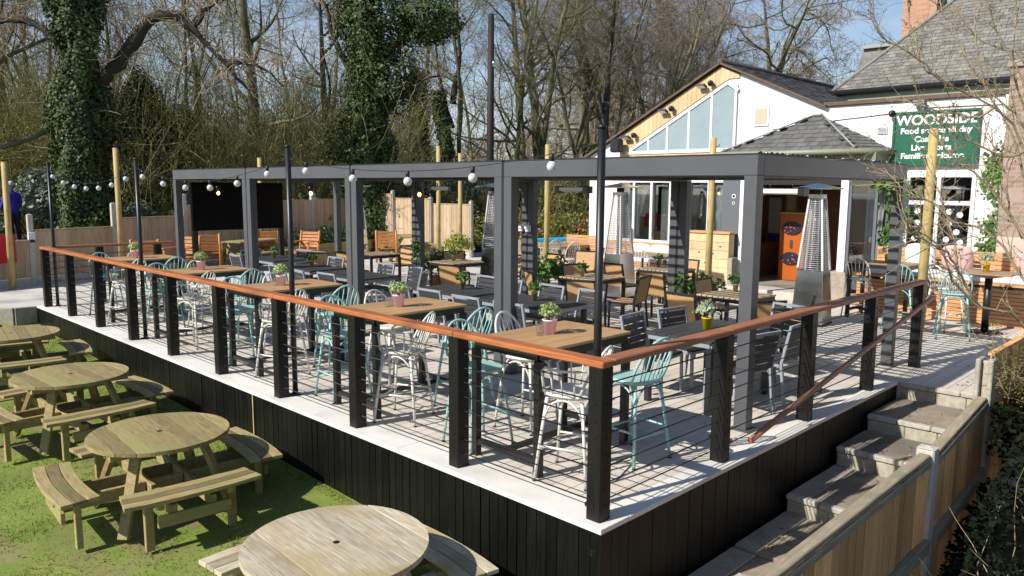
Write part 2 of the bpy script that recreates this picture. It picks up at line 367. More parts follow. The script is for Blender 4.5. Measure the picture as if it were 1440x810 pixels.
for (wx, wy) in ((-1.24, 1.2), (-1.25, 4.1), (-1.24, 6.72), (-1.2, 9.55), (-1.75, 12.1)):       # trodden, thin grass round the tables
    vd = t.nodes.new('ShaderNodeVectorMath'); vd.operation = 'DISTANCE'; cx_ = t.nodes.new('ShaderNodeCombineXYZ'); t.links.new(sp.outputs[0], cx_.inputs[0]); t.links.new(sp.outputs[1], cx_.inputs[1]); t.links.new(cx_.outputs[0], vd.inputs[0]); vd.inputs[1].default_value = (wx, wy, 0)
    mr_ = t.nodes.new('ShaderNodeMapRange'); mr_.inputs[1].default_value = 1.5; mr_.inputs[2].default_value = .5; t.links.new(vd.outputs['Value'], mr_.inputs[0])
    if worn is None: worn = mr_.outputs[0]
    else:
        mw = t.nodes.new('ShaderNodeMath'); mw.operation = 'MAXIMUM'; t.links.new(worn, mw.inputs[0]); t.links.new(mr_.outputs[0], mw.inputs[1]); worn = mw.outputs[0]
nw = t.nodes.new('ShaderNodeTexNoise'); nw.inputs['Scale'].default_value = 2.6; nw.inputs['Detail'].default_value = 6; t.links.new(co.outputs['Object'], nw.inputs['Vector'])
rw = t.nodes.new('ShaderNodeMapRange'); rw.inputs[1].default_value = .42; rw.inputs[2].default_value = .62; t.links.new(nw.outputs[0], rw.inputs[0])
mu = t.nodes.new('ShaderNodeMath'); mu.operation = 'MULTIPLY'; t.links.new(worn, mu.inputs[0]); t.links.new(rw.outputs[0], mu.inputs[1])
m5 = t.nodes.new('ShaderNodeMix'); m5.data_type = 'RGBA'; m5.inputs[7].default_value = (.19, .15, .075, 1); t.links.new(mu.outputs[0], m5.inputs[0]); t.links.new(mm.outputs[2], m5.inputs[6]); t.links.new(m5.outputs[2], b.inputs['Base Color'])
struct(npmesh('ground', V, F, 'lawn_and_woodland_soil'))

# grass blades on the lawn
rng = np.random.default_rng(5)
n = 190000
gx = -.02 - 6.2*rng.random(n)**1.25; gy = -2.5 + 15.4*rng.random(n)**1.15
keep = np.array([noise.noise((x*1.1, y*1.1, 3.1)) > -.45 + .3*random.random() for x, y in zip(gx, gy)])
TC = ((-1.24, 1.2), (-1.25, 4.1), (-1.24, 6.72), (-1.2, 9.55), (-1.75, 12.1))
near_t = np.min([np.hypot(gx-a, gy-b) for a, b in TC], 0); keep &= (near_t > 1.25) | (rng.random(n) < .55) ; keep |= (gx > -.12)
gx, gy = gx[keep], gy[keep]; n = len(gx)
gz = np.array([ground_z(x, y) for x, y in zip(gx, gy)])
ang = rng.random(n)*2*PI; h = rng.uniform(.6, 1.4, n)*np.array([.010+.034*max(0, noise.noise((x*2.3, y*2.3, 9.0))+.25) for x, y in zip(gx, gy)]); w = rng.uniform(.003, .007, n); lean = rng.uniform(.2, 1.0, n)*h; la = rng.random(n)*2*PI
bx, by = np.cos(ang)*w, np.sin(ang)*w
V = np.stack([np.stack([gx-bx, gy-by, gz-.005], 1), np.stack([gx+bx, gy+by, gz-.005], 1), np.stack([gx+np.cos(la)*lean, gy+np.sin(la)*lean, gz+h], 1)], 1).reshape(-1, 3)
stuff(npmesh('grass', V, np.arange(3*n).reshape(n, 3), 'grass_blade'))

# gravel terrace beyond the deck, as far as the fence
me = MB(); me.prism([(-1.15, 14.0), (-.35, 13.22), (12.2, 13.22), (12.2, 9.9), (19.2, 9.9), (19.2, 22.0), (2.7, 17.15), (-9, 15.2), (-9, 14.9)], -.35, -.02)
struct(me.build('gravel_terrace', 'gravel'))
kb = MB(); kb.beam((-1.2, 14.0, -.2), (-.36, 13.17, -.2), .07, .38); kb.beam((-.36, 13.17, -.2), (0.0, 13.17, -.2), .07, .38); kb.beam((-9, 14.9, -.2), (-1.2, 14.02, -.2), .07, .38)
struct(kb.build('terrace_kerb', 'concrete', bevel=.012))

# ------------------------------------------------------------------ raised deck
DX, DY = 11.65, 13.12
deck = thing('deck', '', '', (0, 0, 0)); del deck['category']; del deck['label']; struct(deck)
m = MB(); y = .315; pw = .142
while y < DY:                                        # boards run away from the lawn edge
    y1 = min(y+pw, DY)
    segs = [0.315, 3.9 + .7*math.sin(y*13), 7.8 + .6*math.sin(y*29), DX]
    for a, b_ in zip(segs, segs[1:]): m.box(a+.0015, b_-.0015, y, y1-.006, -.03, 0)
    y += pw
m.box(.315, 5.55, .20, .309, -.03, 0)
m.build('board', 'deck_board', deck, bevel=0)
m = MB()
for k in range(6):
    a, b_ = k*2.2, min((k+1)*2.2, DY)
    m.box(-.012, .309, a+.002+(-.012 if k == 0 else 0), b_-.001, -.034, .003)
for k in range(3):
    a, b_ = .311+k*1.75, min(.311+(k+1)*1.75, 5.56)
    m.box(a, b_-.002, -.012, .196, -.034, .003)
m.build('edge_trim', 'trim_board', deck, bevel=.003)
m = MB(); y = 0.0
while y < DY-.02:
    w_ = .097; tw_ = Matrix.Translation((.015, y+w_/2, 0)) @ Matrix.Rotation(random.uniform(-.035, .035), 4, 'Z') @ Matrix.Translation((-.015, -y-w_/2, 0)); m.box(.004+random.uniform(0, .004), .03, y, min(y+w_-.007, DY), lawn_z(0, y)-.06, -.036, tw_); y += w_
x = .03
while x < 5.58:
    zb = -.80 if x < 2.6 else (-.72 if x < 3.8 else (-.55 if x < 4.6 else -.38))
    m.box(x, min(x+.093, 5.58), .004+random.uniform(0, .004), .03, zb, -.036); x += .097
m.box(.05, 5.5, .06, .08, -.8, -.04); m.box(.06, .08, .08, DY, -.9, -.04)
m.build('skirting', 'black_timber', deck); MB().box(-.004, .003, 4.78, 4.80, lawn_z(0, 4.8)-.02, -.037).build('joint_batten', 'pole_wood', deck)
m = MB(); m.box(.10, DX, .1, DY, -.5, -.035); m.build('joists', 'seal_black', deck)
m = MB()                                             # the terrace running on to the right of the stairs
y = -3.2
while y < .312:
    y1 = min(y+pw, .312); m.box(5.60, 8.6, y, y1-.006, -.034, -.002); m.box(8.603, DX+.5, y, y1-.006, -.034, -.002); y += pw
m.box(5.62, 12, -3.2, .09, -.3, -.036)
struct(m.build('terrace', 'deck_board'))

# ------------------------------------------------------------------ stairs down beside the deck
st = thing('stairs', '', '', (0, 0, 0)); del st['category']; del st['label']; struct(st)
zt = [-.012, -.185, -.35, -.53, -.69]; xr = [5.59, 4.6, 3.8, 2.7, 1.75]
m = MB(); rr = MB(); no = MB(); kb = MB()
for k in range(5):
    far = 5.9 if k == 0 else xr[k-1]
    if k: m.box(xr[k]+.02, far-.02 if k else far, -.98, -.235 if k > 2 else -.02, zt[k]-.12, zt[k]-.004)
    if k > 2: kb.box(xr[k]+.02, (xr[k]+far)/2-.003, -.23, -.03, zt[k]-.12, zt[k]+.004); kb.box((xr[k]+far)/2+.003, far-.02, -.23, -.03, zt[k]-.12, zt[k]+.002)
    if k < 4:
        for (ya, yb) in ((-.98, -.72), (-.715, -.41), (-.405, -.035)):
            rr.box(xr[k], xr[k]+.2, ya, yb, zt[k+1]-.1, zt[k]-.05)
        for (ya, yb) in ((-.99, -.66), (-.655, -.33), (-.325, -.03)):
            no.box(xr[k]-.02, xr[k]+.05, ya, yb, zt[k]-.046, zt[k]+.006)
m.box(-2.6, 1.75, -.98, -.235, -.95, -.72); kb.box(-2.6, -.4, -.23, -.02, -.95, -.705); kb.box(-.395, .9, -.23, -.02, -.95, -.708); kb.box(.905, 1.74, -.23, -.02, -.95, -.705)
m.build('tread', 'step_tread', st, bevel=.006); rr.build('riser', 'concrete_old', st, bevel=.008); no.build('nosing', 'step_nosing', st, bevel=.01); kb.build('kerb', 'concrete', st, bevel=.006)
m = MB(); m.box(5.79, 5.9, -1.3, -.03, -.5, -.04); m.build('landing_edge', 'concrete_old', st)

# ------------------------------------------------------------------ balustrades
E0, PWD, SL, SR = .0595, .1163, 1.4159, 1.6026
ZR = [.115 + .116*k for k in range(8)]
def balustrade(name, label, posts, rails, wires, grp='deck balustrades', rmat='rail_wood'):
    r = thing(name, label, 'railing', (posts[0][0], posts[0][1], 0), 0, grp); ox, oy = posts[0]
    for (x, y) in posts:
        f = m = MB(); m.box(x-ox, x-ox+PWD, y-oy, y-oy+PWD, -.02, 1.053)
        for z in ZR:
            f.tube([(x-ox-.006, y-oy+PWD/2, z), (x-ox+PWD+.006, y-oy+PWD/2, z)], .011, 6); f.tube([(x-ox+PWD/2, y-oy-.006, z), (x-ox+PWD/2, y-oy+PWD+.006, z)], .011, 6)
        m.build('post', 'post_timber', r, bevel=.004)
    for (a, b_, w) in rails:
        m = MB(); m.beam((a[0]-ox, a[1]-oy, 1.077), (b_[0]-ox, b_[1]-oy, 1.077), w, .046); m.build('handrail', rmat, r, bevel=.008)
    for z in ZR:
        m = MB()
        for (a, b_) in wires:
            sag = -.004
            m.tube([(a[0]-ox, a[1]-oy, z), ((a[0]+b_[0])/2-ox, (a[1]+b_[1])/2-oy, z+sag), (b_[0]-ox, b_[1]-oy, z)], .0052, 5)
        m.build('cable', 'cable_steel', r)
    return r
c_ = E0+PWD/2
lp = [(E0, E0+k*SL) for k in range(10)]
joint = [0, 1, 3, 5, 7, 9]
lr = []
for a, b_ in zip(joint, joint[1:]):
    ya = (E0-.006 if a == 0 else E0+a*SL+PWD/2); yb = (E0+9*SL+PWD+.01 if b_ == 9 else E0+b_*SL+PWD/2)
    lr.append(((c_, ya+.0008), (c_, yb-.0008), .128))
balustrade('balustrade', 'long black cable balustrade with orange hardwood rail along the lawn edge of the deck', lp, lr, [((c_, c_), (c_, E0+9*SL+PWD/2))])
rp = [(E0+k*SR, E0) for k in range(1, 5)]
rb = balustrade('balustrade', 'shorter cable balustrade with browner hardwood rail above the side stairs', rp,
    [((E0+PWD+.009, c_), (E0+SR+PWD/2, c_), .126), ((E0+SR+PWD/2+.0016, c_), (E0+2*SR+PWD+.02, c_), .126), ((E0+2*SR+PWD+.0216, c_), (E0+4*SR+PWD+.03, c_), .126)],
    [((c_, c_), (E0+4*SR+PWD/2, c_))], rmat='rail_wood_cross')
ox, oy = rp[0]
m = MB(); m.tube([(1.95-ox, -.03-oy, .15), (2.6-ox, -.03-oy, .262), (6.62-ox, -.03-oy, .905)], .026, 8)
hr = m.build('stair_handrail', 'rail_wood_cross', rb)
br_ = MB()
for (x, y) in rp[1:3]:
    zz = .15 + (x+.06-1.95)*.1617; br_.tube([(x+.06-ox, .06-oy, zz-.07), (x+.06-ox, -.03-oy, zz-.07), (x+.06-ox, -.03-oy, zz-.02)], .008, 6)
br_.build('bracket', 'black_metal', hr)
ybk = E0+9*SL
bp = [(.98, ybk), (2.05, ybk)]
balustrade('balustrade', 'short return balustrade at the far end of the deck by the gravel', bp, [((E0+PWD+.012, ybk+PWD/2), (2.42, ybk+PWD/2), .126)], [((c_, ybk+PWD/2), (2.1, ybk+PWD/2))], rmat='rail_wood_cross')

# ------------------------------------------------------------------ festoon poles on the deck and their bulb strings
POLES = [(.275, .275, 2.605), (.265, 4.345, 2.61), (.265, 8.575, 2.57), (.26, 12.81, 2.59)]
pn = ['slim black festoon pole standing at the near corner of the deck railing', 'slim black festoon pole inside the rail behind the second bar table from the corner',
      'slim black festoon pole inside the rail beside the fourth bar table from the corner', 'slim black festoon pole at the far end of the lawn side railing']
for (x, y, z), l in zip(POLES, pn):
    r = thing('festoon_pole', l, 'pole', (x, y, 0), 0, 'black festoon poles along the rail')
    MB().tube([(0, 0, 0), (0, 0, z)], .028, 12).build('shaft', 'black_metal', r)
    MB().tube([(0, 0, z+.001), (0, 0, z+.02), (0, 0, z+.03)], [.031, .031, .02], 12).build('cap', 'black_metal', r)
    MB().lathe([(.07, .004), (.07, .012), (.032, .014), (.032, .05)], 12).build('base_plate', 'black_metal', r)
    MB().tube([(0, 0, z-.1), (0, .05, z-.1), (0, .06, z-.07)], .006, 6).build('hook', 'black_metal', r)
def cat_pts(a, b, sag, n=24):
    a, b = Vector(a), Vector(b)
    return [a.lerp(b, i/n) - Vector((0, 0, sag*4*(i/n)*(1-i/n))) for i in range(n+1)]
def festoon(label, a, b, sag, nb, off=.5):
    r = thing('festoon_light_string', label, 'festoon lights', a, 0, 'festoon strings')
    pts = [p-Vector(a) for p in cat_pts(a, b, sag)]
    MB().tube(pts, .0032, 5).build('flex', 'seal_black', r)
    for i in range(nb):
        f = (i+off)/nb; k = f*24; j = int(k); p = pts[j].lerp(pts[min(j+1, 24)], k-j)
        s_ = MB().tube([p+Vector((0, 0, .004)), p-Vector((0, 0, .05))], .017, 8).build('lamp_holder', 'seal_black', r)
        MB().lathe([(.011, -.046), (.018, -.052), (.032, -.066), (.0375, -.086), (.032, -.107), (.018, -.120), (.003, -.1245)], 12, p).build('bulb', 'bulb_glass', s_)
festoon('festoon string of clear globe bulbs between the two nearest black poles', (.26, 4.40, 2.51), (.27, .30, 2.51), .16, 5)
festoon('festoon string of clear globe bulbs between the two middle black poles', (.26, 8.62, 2.47), (.26, 4.35, 2.51), .22, 6, .4)
festoon('festoon string of clear globe bulbs between the two farthest black poles', (.26, 12.79, 2.49), (.26, 8.60, 2.47), .24, 7, .35)

# ------------------------------------------------------------------ pergola: four louvred bays
PX0, PX1, PYS = 2.56, 6.44, [.33, 3.52, 6.68, 9.92, 13.08]
bn = ['nearest bay of the grey louvred pergola, above the table with the yellow pot', 'second bay of the grey louvred pergola from the stairs', 'third bay of the grey louvred pergola from the stairs', 'farthest bay of the grey louvred pergola with the black screen under it']
PT = .125
for k in range(4):
    y0, y1 = PYS[k] + (.018 if k else 0), PYS[k+1]-.018
    r = thing('pergola_bay', bn[k], 'pergola', (PX0, y0, 0), 0, 'pergola bays'); L_ = y1-y0; DXp = PX1-PX0
    for (x, y) in ((0, 0), (DXp-PT, 0), (0, L_-PT), (DXp-PT, L_-PT)):
        p = MB().box(x, x+PT, y, y+PT, .012, 2.335).build('post', 'pergola_grey', r, bevel=.003)
        MB().box(x-.035, x+PT+.035, y-.035 if not (k and y == 0) else y-.012, y+PT+.035 if not (k < 3 and y > 0) else y+PT+.012, 0.004, .012).build('base_plate', 'pergola_grey', p)
    bm_ = []
    for (a, b_, c, d) in ((0, PT, 0, L_), (DXp-PT, DXp, 0, L_), (PT, DXp-PT, 0, PT), (PT, DXp-PT, L_-PT, L_)):
        e = .0008
        bm = MB().box(a+e, b_-e, c+e, d-e, 2.337, 2.515).build('beam', 'pergola_grey', r, bevel=.003)
        MB().box(a+.012, b_-.012, c+.012, d-.012, 2.516, 2.532).build('cover_strip', 'seal_black', bm)
        bm_.append(bm)
    MB().box(PT+.002, DXp-PT-.002, PT-.01, PT+.05, 2.318, 2.334).box(PT+.002, DXp-PT-.002, L_-PT-.05, L_-PT+.01, 2.318, 2.334).build('gutter', 'louvre_grey', r)
    n_ = 20; sp_ = (DXp-2*PT)/n_; ang = R(29)
    for i in range(n_):
        cx = PT + sp_*(i+.5); hx, hz = math.cos(ang)*.088, math.sin(ang)*.088
        m = MB(); m.beam((cx, PT+.004, 2.42), (cx, L_-PT-.004, 2.42), .176, .014, upv=(math.sin(ang), 0, math.cos(ang)))
        m.build('louvre', 'louvre_grey', r)
    if k < 3:
        MB().box(.004, PT-.004, L_+.002, L_+.034, .02, 2.50).build('joint_seal', 'seal_black', r); MB().box(DXp-PT+.004, DXp-.004, L_+.002, L_+.034, .02, 2.50).build('joint_seal', 'seal_black', r)
    if k == 0:
        m = MB()
        for i in range(34): m.tube([(.12+i*.108, .06, 2.535), (.16+i*.108, .06, 2.548), (.195+i*.108, .06, 2.535)], .008, 5)
        m.build('fairy_light_clips', 'seal_black', r)
        m = MB()
        for i in range(0, 34, 4): m.lathe([(.006, 0), (.012, .006), (.006, .014)], 6, (.205+i*.108, .03, 2.533))
        m.build('fairy_lights', 'bulb_glass', r)
# pendant, bar heaters and the amber lamps under the pergola
def wall_lamp(label, x, y, z, lit=True):
    r = thing('wall_lamp', label, 'lamp', (x, y, z), 0, 'pergola post lamps')
    MB().lathe([(.05, .08), (.06, .05), (.065, -.02), (.055, -.03)], 10).build('shade', 'black_metal', r)
    MB().lathe([(.012, -.03), (.035, -.06), (.035, -.09), (.012, -.115)], 10).build('bulb', 'amber_glow', r)
    MB().beam((0, 0, .08), (.0, 0, .14), .02, .02).build('bracket', 'black_metal', r)
wall_lamp('lit amber lamp on the back pergola post with striped shade, third bay', 6.26, 9.72, 2.13)
wall_lamp('lit amber lamp at the far end of the pergola left of the black screen', 3.4, 12.86, 2.13)
wall_lamp('amber lamp hanging under the far bay beside the black screen', 5.2, 12.2, 2.13)
def bar_heater(label, x, y, L_=.5, along='y', z=2.19, hm='louvre_grey'):
    r = thing('bar_heater', label, 'heater', (x, y, z), 0, 'infrared bar heaters')
    if along == 'y': MB().box(-.07, .07, -L_/2, L_/2, -.035, .035).build('housing', hm, r, bevel=.01); MB().box(-.05, .05, -L_/2+.06, L_/2-.06, -.04, -.0355).build('grille', 'steel', r); MB().box(-.075, .075, -L_/2-.08, -L_/2-.001, -.06, .05).build('end_cap', 'black_metal', r); MB().box(-.075, .075, L_/2+.001, L_/2+.08, -.06, .05).build('end_cap', 'black_metal', r)
    MB().tube([(0, -L_*.3, .036), (0, -L_*.3, .1)], .012, 6).tube([(0, L_*.3, .036), (0, L_*.3, .1)], .012, 6).build('bracket', 'black_metal', r)
bar_heater('cream bar heater with black end caps under the nearest pergola bay', 5.6, 1.55, hm='heater_lamp')
bar_heater('bar heater fixed under the second pergola bay', 5.6, 5.0)
bar_heater('bar heater fixed under the third pergola bay', 5.6, 8.2)
# black outdoor screen on legs
r = thing('outdoor_screen', 'large black outdoor screen on two dark legs under the farthest pergola bay', 'screen', (2.84, 12.86, 0))
MB().box(0, 2.05, 0, .09, 1.28, 2.28).build('panel', 'screen_black', r, bevel=.01)
MB().box(.06, 1.99, -.012, -.001, 1.33, 2.24).build('display', 'screen_black', r)
MB().box(.0, .1, .0, .09, 0, 1.279).build('leg', 'seal_black', r); MB().box(1.94, 2.04, .0, .09, 0, 1.279).build('leg', 'seal_black', r)

# ------------------------------------------------------------------ furniture kinds
def arc(cx, cy, rx, ry, a0, a1, n, z): return [(cx+rx*math.cos(a0+(a1-a0)*i/n), cy+ry*math.sin(a0+(a1-a0)*i/n), z) for i in range(n+1)]
def make_stool(name, cat, paint, label, group, seat_z=.69, top_z=1.05, arms=False):
    r = thing(name, label, cat, (0,0,0), 0, group); z = seat_z
    poly = []
    for i in range(20):
        a = 2*PI*i/20; rr = .205*(1-.06*math.cos(4*a)); poly.append((rr*math.cos(a)*1.03, rr*math.sin(a)))
    m = MB(); m.prism(poly, z-.022, z); m.prism([(p[0]*.86, p[1]*.86) for p in poly], z-.04, z-.0225); m.build('seat', paint, r, bevel=.006)
    tops = [(sx*.15, sy*.14) for sx in (-1,1) for sy in (-1,1)]
    feet = {}
    for (x, y) in tops:
        fx, fy = x*1.48, y*1.5; feet[(x, y)] = (fx, fy)
        m = MB().tube([(x, y, z-.041), ((x*.6+fx*.4)*1.02, (y*.6+fy*.4)*1.02, z*.55), (fx, fy, .012)], [.0145, .013, .0125], 7)
        l = m.build('leg', paint, r); MB().tube([(fx, fy, 0), (fx, fy, .013)], .016, 7).build('foot_cap', 'seal_black', l)
    def leg_at(t, zz): fx, fy = feet[t]; k = 1-zz/z; return Vector((t[0]+(fx-t[0])*k, t[1]+(fy-t[1])*k, zz))
    m = MB(); order = [tops[0], tops[1], tops[3], tops[2]]
    for a, b in zip(order, order[1:]+order[:1]):          # arched braces under the seat
        lo = z-.21; A, B = leg_at(a, lo), leg_at(b, lo); pts = []
        for i in range(9):
            s = i/8; p = A.lerp(B, s); p.z = lo + (.165)*math.sin(PI*s)**.55; pts.append(p)
        m.tube(pts, .0085, 6)
    m.build('arched_brace', paint, r)
    m = MB()
    for i, (a, b) in enumerate(zip(order, order[1:]+order[:1])):
        zz = .235 if i % 2 else .275
        if seat_z < .5: zz *= .6
        m.tube([leg_at(a, zz), leg_at(b, zz)], .0095, 6)
    m.build('footrest', paint, r)
    m = MB(); H = top_z-z; W_ = .205                      # hoop back, leaning away from the seat
    def hoop(u):                                         # u in 0..pi
        x = W_*math.cos(u)*(1.0 if math.sin(u) > .2 else .93+.07*math.sin(u)/.2); s = math.sin(u)**.72 if u not in (0, PI) else 0
        return Vector((x, -.135-.13*s-.03*math.sin(u), z+.0+H*s))
    m.tube([hoop(PI*i/18) for i in range(19)], .0115, 7)
    for i in range(6):
        f = (i+1)/7; u = PI*(.12+.76*f); p = hoop(u); x = p.x*.72
        m.tube([(x, -.165+.02*abs(x)/.2, z-.004), (x*.55+p.x*.45, (-.165+p.y)/2+.012, z+H*.45*math.sin(u)), p], .0068, 6)
    m.build('hoop_back', paint, r)
    if arms:
        m = MB(); za = z+.19; pts = [hoop(PI*.16)]
        pts = [Vector((.2, -.19, za+.015))] + [Vector((.235*math.cos(a), .205*math.sin(a)-.0, za)) for a in [R(-30), R(0), R(28), R(48)]] + [Vector((.15, .19, za-.03)), Vector((.155, .165, z))]
        for sx in (1, -1):
            q_ = [Vector((p.x*sx, p.y, p.z)) for p in pts]; m.tube(q_, .0105, 7)
            for (i, tx, ty) in ((1, .19, -.09), (2, .195, 0), (3, .185, .08)):
                m.tube([(tx*sx, ty, z-.004), q_[i]], .0068, 6)
        m.build('arm_bow', paint, r)
    return r
def make_bar_table(label, z=1.0, lx=1.16, ly=.76, top='tan_slat', group='slatted bar tables along the rail'):
    r = thing('bar_table', label, 'table', (0,0,0), 0, group)
    m = MB(); n = 5; w = ly/n
    for i in range(n): m.box(-lx/2, lx/2, -ly/2+i*w+.002, -ly/2+(i+1)*w-.002, z-.024, z)
    m.build('tabletop', top, r, bevel=.003)
    m = MB(); a, b = lx/2-.03, ly/2-.03
    for (p, q_) in (((-a,-b),(a,-b)), ((a,-b),(a,b)), ((a,b),(-a,b)), ((-a,b),(-a,-b))): m.beam((*p, z-.056), (*q_, z-.056), .04, .06)
    m.build('apron', 'black_metal', r)
    for sx in (-1, 1):
        for sy in (-1, 1): MB().box(sx*a-.03, sx*a+.03, sy*b-.03, sy*b+.03, 0, z-.088).build('leg', 'black_metal', r, bevel=.003)
    m = MB(); m.beam((-a,-b+.032,.13), (-a,b-.032,.13), .04, .04); m.beam((a,-b+.032,.13), (a,b-.032,.13), .04, .04); m.beam((-a+.022,0,.13), (a-.022,0,.13), .04, .04)
    m.build('footrail', 'black_metal', r)
    return r
def make_dining_table(label, lx=1.2, ly=.78, z=.74):
    r = thing('dining_table', label, 'table', (0,0,0), 0, 'dark slatted dining tables')
    m = MB(); n = 6; w = ly/n
    for i in range(n): m.box(-lx/2, lx/2, -ly/2+i*w+.003, -ly/2+(i+1)*w-.003, z-.025, z)
    m.build('tabletop', 'dark_slat', r, bevel=.003)
    m = MB(); a, b = lx/2-.03, ly/2-.03
    for (p, q_) in (((-a,-b),(a,-b)), ((a,-b),(a,b)), ((a,b),(-a,b)), ((-a,b),(-a,-b))): m.beam((*p, z-.05), (*q_, z-.05), .035, .045)
    m.build('apron', 'frame_grey', r)
    for sx in (-1, 1):
        for sy in (-1, 1): MB().box(sx*a-.03, sx*a+.03, sy*b-.03, sy*b+.03, 0, z-.074).build('leg', 'frame_black', r, bevel=.003)
    return r
def make_chair(name, cat, label, group, frame, slat, woven=False):
    r = thing(name, label, cat, (0,0,0), 0, group); w = .235
    for sx in (-1, 1):
        MB().beam((sx*w, .22, 0), (sx*w, .21, .44), .035, .028, upv=(0,1,0)).build('leg', frame, r, bevel=.003)
        MB().beam((sx*w, -.25, 0), (sx*w, -.20, .44), .035, .028, upv=(0,1,0)).build('leg', frame, r, bevel=.003)
    m = MB()
    for sx in (-1, 1): m.beam((sx*w, -.20, .441), (sx*w, -.285, .85), .032, .028, upv=(0,1,0)); m.beam((sx*w, -.18, .425), (sx*w, .225, .425), .028, .03)
    m.beam((-w+.017, -.284, .836), (w-.017, -.284, .836), .028, .03); m.beam((-w+.018, .21, .425), (w-.018, .21, .425), .03, .03)
    m.build('frame', frame, r, bevel=.002)
    m = MB()
    if woven:
        m.beam((-w+.018, -.238, .62), (w-.018, -.238, .62), .014, .40, upv=(0,-.205,1)); m.build('backrest', slat, r)
        m = MB(); m.box(-w+.02, w-.02, -.19, .2, .43, .448)
    else:
        for i in range(5):
            zz = .50+.068*i; y = -.21-(zz-.44)*.207; m.beam((-w+.017, y, zz), (w-.017, y, zz), .014, .06, upv=(0,-.207,1))
        m.build('backrest', slat, r, bevel=.002)
        m = MB()
        for i in range(6): m.box(-w-.012, w+.012, -.17+i*.065, -.17+i*.065+.058, .4405, .458)
    m.build('seat', slat, r, bevel=.002)
    return r
def make_rattan_table(label, s=.8, z=.74):
    r = thing('slatted_table', label, 'table', (0,0,0), 0, 'tan slatted tables')
    m = MB(); n = 9; w = s/n
    for i in range(n): m.box(-s/2, s/2, -s/2+i*w+.008, -s/2+(i+1)*w-.008, z-.022, z)
    m.build('tabletop', 'rattan_slat', r, bevel=.002)
    a = s/2-.03; m = MB()
    for (p, q_) in (((-a,-a),(a,-a)), ((a,-a),(a,a)), ((a,a),(-a,a)), ((-a,a),(-a,-a))): m.beam((*p, z-.048), (*q_, z-.048), .04, .05)
    m.build('apron', 'frame_black', r)
    for sx in (-1, 1):
        for sy in (-1, 1): MB().box(sx*a-.025, sx*a+.025, sy*a-.025, sy*a+.025, 0, z-.074).build('leg', 'frame_black', r, bevel=.003)
    return r
def make_pot(name, label, group, potmat, leaf, rp=.062, hp=.125, rl=.105, seed=1, nl=330, wild=0.0, lsz=.024):
    r = thing(name, label, 'potted plant', (0,0,0), 0, group); rg = np.random.default_rng(seed)
    MB().lathe([(rp*.74, 0), (rp*.98, hp*.9), (rp*1.06, hp*.91), (rp*1.06, hp), (rp*.9, hp), (rp*.88, hp*.9)], 14).build('pot', potmat, r)
    MB().lathe([(rp*.86, hp*.86), (rp*.8, hp*.93), (.01, hp*.95)], 10).build('compost', 'soil', r)
    d = rg.normal(size=(nl,3)); d /= np.linalg.norm(d, axis=1)[:,None]; d[:,2] = np.abs(d[:,2])*1.05-.25
    rad = rl*(rg.uniform(.35, 1, nl)**.5)[:,None]*(1+wild*rg.normal(size=(nl,1)))
    P = d*rad + np.array([0, 0, hp+rl*.55])
    Vv, Ff = leaves(rg, P, lsz, d, .7, .75)
    npmesh('foliage', Vv, Ff, leaf, r)
    m = MB()
    for i in range(7): p = P[i*9 % nl]; m.tube([(p[0]*.1, p[1]*.1, hp*.9), tuple(p)], .0025, 4)
    m.build('stems', 'twig_olive', r)
    return r
def make_tumbler(label):
    r = thing('tumbler', label, 'glass', (0,0,0), 0, 'glass tumblers on the bar tables')
    MB().lathe([(.03, 0), (.037, .09), (.034, .09), (.027, .008)], 12).build('glass', 'tumbler_glass', r); return r
def put(root_first, used, loc, rz, label, sc=None):
    if not used[0]:
        used[0] = True; root_first.location = loc; root_first.rotation_euler = (0, 0, rz); root_first['label'] = label
        if sc: root_first.scale = sc
        return root_first
    return dup(root_first, loc, rz, label, sc=sc)

# ------------------------------------------------------------------ five bar tables along the rail with their stools
TN = ['nearest the rail corner', 'second from the corner', 'third from the corner', 'fourth from the corner', 'farthest from the corner']
TY = [1.27, 3.37, 5.70, 8.12, 10.65]
mint = make_stool('bar_stool', 'bar stool', 'mint_paint', '', 'mint bar stools'); um = [0]
white = make_stool('bar_stool', 'bar stool', 'white_paint', '', 'white bar stools'); uw = [0]
warm = make_stool('bar_stool', 'bar stool', 'white_paint', '', 'white bar stools', arms=True); ua = [0]
bt = make_bar_table(''); ub = [0]
pk = [make_pot('pink_pot_plant', '', 'pink pots on the bar tables', 'pink_pot', 'pot_leaf', seed=s) for s in (1, 2)]; up_ = [[0], [0]]
tb = make_tumbler(''); ut = [0]
random.seed(11)
for i, (y, tn) in enumerate(zip(TY, TN)):
    tx = .94; jr = lambda a: random.uniform(-a, a)
    put(bt, ub, (tx, y, 0), jr(.01), 'slatted tan bar table with black legs, '+tn)
    put(pk[i % 2], up_[i % 2], (tx-.02+jr(.04), y+jr(.03), 1.001), random.random()*6, 'bushy green plant in a pink pot on the bar table '+tn)
    for k, (dx, dy) in enumerate(((-.13, .03), (-.06, .09))):
        put(tb, ut, (tx+dx, y+dy+jr(.02), 1.001), 0, 'clear tumbler %s the pink pot on the bar table %s' % (('left of', 'behind')[k], tn))
    put(warm, ua, (tx-.36, y-.52, 0), R(22)+jr(.1), 'white bar stool with arms, near rail side, bar table '+tn)
    put(mint, um, (tx+.34, y-.60, 0), R(-6)+jr(.12), 'mint bar stool, near inner seat of the bar table '+tn)
    put(mint, um, (tx-.34, y+.56, 0), R(172)+jr(.12), 'mint bar stool, far rail side seat of the bar table '+tn)
    put(white, uw, (tx+.32, y+.60, 0), R(184)+jr(.12), 'white armless bar stool, far inner seat, bar table '+tn)

